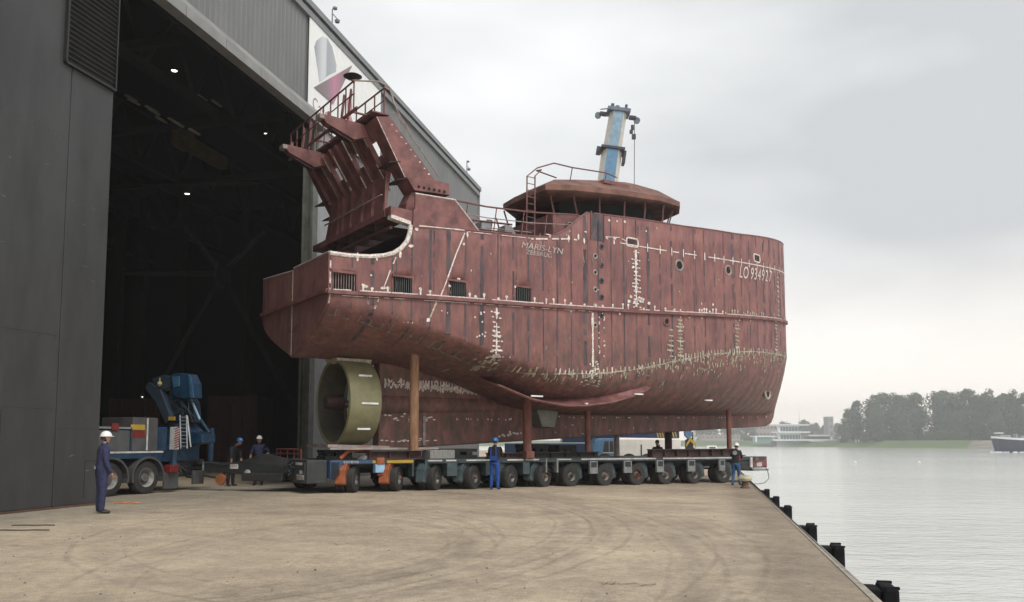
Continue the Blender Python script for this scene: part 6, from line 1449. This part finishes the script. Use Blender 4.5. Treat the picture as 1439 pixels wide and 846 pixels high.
for px, pyt, lb in [(1127, 578, 'thin flagpole above the pavilion roof')]:
    q_ = atY(px, 600, 700); e = empty('flagpole', (q_.x, 706, pz(598)+WZ+1.0), 0, lb, 'pole'); MB().tube([(0,0,0), (0,0,atY(px, pyt, 706).z-(pz(598)+WZ+1))], .22, 6, r2=.1).build('pole', PVC, e); MB().lathe([(0,0),(.3,.1),(.3,.3),(0,.4)], (0,0,atY(px, pyt, 706).z-(pz(598)+WZ+1)), n=8).build('finial', PVC, e)
# two little posts / statues on the lawn
for px, lb in [(1203, 'left of two tiny white figures on the far lawn'), (1207, 'right of two tiny white figures on the far lawn')]:
    q_ = atY(px, 625, 640); e = empty('lawn_statue', (q_.x, 640, WZ+3.6), 0, lb, 'statue'); MB().lathe([(.5, 0), (.45, .8), (.5, 1.4), (.3, 1.9), (.32, 2.3), (0, 2.6)], n=8).build('figure', PVW, e, smooth=True); MB().box(-.6, .6, -.6, .6, -.3, 0).build('base', PVC, e)
# white moored boats glimpsed under the bow
for px, Y, lb in [(1001, 300, 'white cabin boat glimpsed between keel and trailer')]:
    q_ = atY(px, 620, Y); e = empty('moored_boat', (q_.x, Y, WZ), 0, lb, 'boat')
    MB().prism([(-3, .1), (3.2, .1), (4.2, 1.5), (-3.2, 1.4)], -1.2, 1.2).build('hull', CW, e, bevel=.1); MB().prism([(-2, 1.4), (1.8, 1.4), (1.2, 2.9), (-1.8, 2.9)], -1, 1).build('cabin', CW, e, bevel=.1); MB().box(-1.4, .9, -1.02, 1.02, 1.9, 2.5).build('window', GLS, e)
# barge
YBg = 330.0; q_ = atY(1393, 628, YBg)
bg_e = empty('river_barge', (q_.x, YBg, WZ), -4, 'dark blue river barge with white bulwark entering at the right edge', 'barge'); NB = mat('barge_blue', (.028, .035, .07), .5, var=.15); 
secs = [(0, .15, 5.9, .3), (1.5, 1.6, 5.8, .9), (4, 3.6, 5.5, 2.2), (8, 5.2, 5.2, 4.2), (20, 5.7, 4.7, 5.5), (60, 5.7, 4.4, 5.7)]
b = MB(); vs = []
for x, hb_, zt_, wb2 in secs: vs += [(x+ (1.6 if x < 3 else 0), -wb2*.8, -.5), (x, -hb_, zt_), (x, hb_, zt_), (x+(1.6 if x < 3 else 0), wb2*.8, -.5)]
b.add(vs, [(i*4+j, i*4+j+1, i*4+j+5, i*4+j+4) for i in range(5) for j in range(3)] + [(0,1,2,3)]); b.build('barge_hull', NB, bg_e, smooth=False)
b = MB(); vs = []
for x, hb_, zt_, wb2 in secs: vs += [(x-.1, -hb_-.12, zt_-.25), (x-.1, -hb_-.12, zt_+.55)]
b.add(vs, [(2*i, 2*i+2, 2*i+3, 2*i+1) for i in range(5)]); o = b.build('white_bulwark', PVW, bg_e); o.modifiers.new('t', 'SOLIDIFY').thickness = .2
MB().box(3, 7, -1.5, 1.5, 5.6, 6.9).build('foredeck_house', PVC, bg_e, bevel=.2); MB().box(1.6, 4.6, -.8, .8, 7.5, 7.9).build('awning', PVW, bg_e); MB().tube([(2, 0, 5.8), (2, 0, 7.5)], .1, 6).tube([(4.2, 0, 5.8), (4.2, 0, 7.5)], .1, 6).build('awning_post', PVC, bg_e)
MB().box(9, 9.8, -1, 1, 5.3, 7.3).box(11, 12.5, -1, 1, 5.2, 6.6).build('windlass', PVC, bg_e, bevel=.1); MB().box(14, 60, -4.8, 4.8, 4.6, 5.9).build('hatch_cover', mat('barge_hatch', (.12, .13, .15), .6), bg_e)
b = MB(); rnd = random.Random(2)
for k in range(40): x_ = rnd.uniform(-1, 16); b.lathe([(0, .0), (rnd.uniform(.3, .9), .05), (rnd.uniform(.2, .6), rnd.uniform(.2, .45)), (0, .5)], (x_, -wb2*.55-rnd.uniform(.1, 1.8)*(.3+x_*.05) if x_ > 3 else -rnd.uniform(.5, 2.5), -.02), n=7)
tag(b.build('bow_wave', mat('foam', (.75, .77, .77), .8), None, loc=(q_.x, YBg, WZ), rotz=R(-4)), 'white foam curling at the barge bow', 'foam', kind='stuff')
for px, py, lb in [(1202, 650, 'left small white buoy on the river'), (1292, 650, 'right small white buoy on the river')]:
    q_ = gnd(px, py, WZ); e = empty('river_buoy', q_, 0, lb, 'buoy', 'white buoys on the river'); MB().lathe([(0, -.2), (.25, 0), (.3, .1), (.2, .2), (.08, .28), (.08, .32), (0, .32)], n=12).build('float', PVW, e, smooth=True); MB().tube([(0,0,.32), (0,0,.42)], .03, 5).build('eye', PVC, e)

# ================================================================= HAZE
hb2 = MB(); hb2.box(-90, 640, -40, 1080, -7.5, 46)
hm = bpy.data.materials.new('haze_volume'); hm.use_nodes = True; t = hm.node_tree; t.nodes.clear(); ov = t.nodes.new('ShaderNodeOutputMaterial'); pv_ = t.nodes.new('ShaderNodeVolumePrincipled')
pv_.inputs['Color'].default_value = (.985, .995, 1.0, 1); pv_.inputs['Density'].default_value = .0007; pv_.inputs['Anisotropy'].default_value = .2; t.links.new(pv_.outputs[0], ov.inputs['Volume'])
tag(hb2.build('haze', hm), 'thin pale river haze', 'haze', kind='stuff')
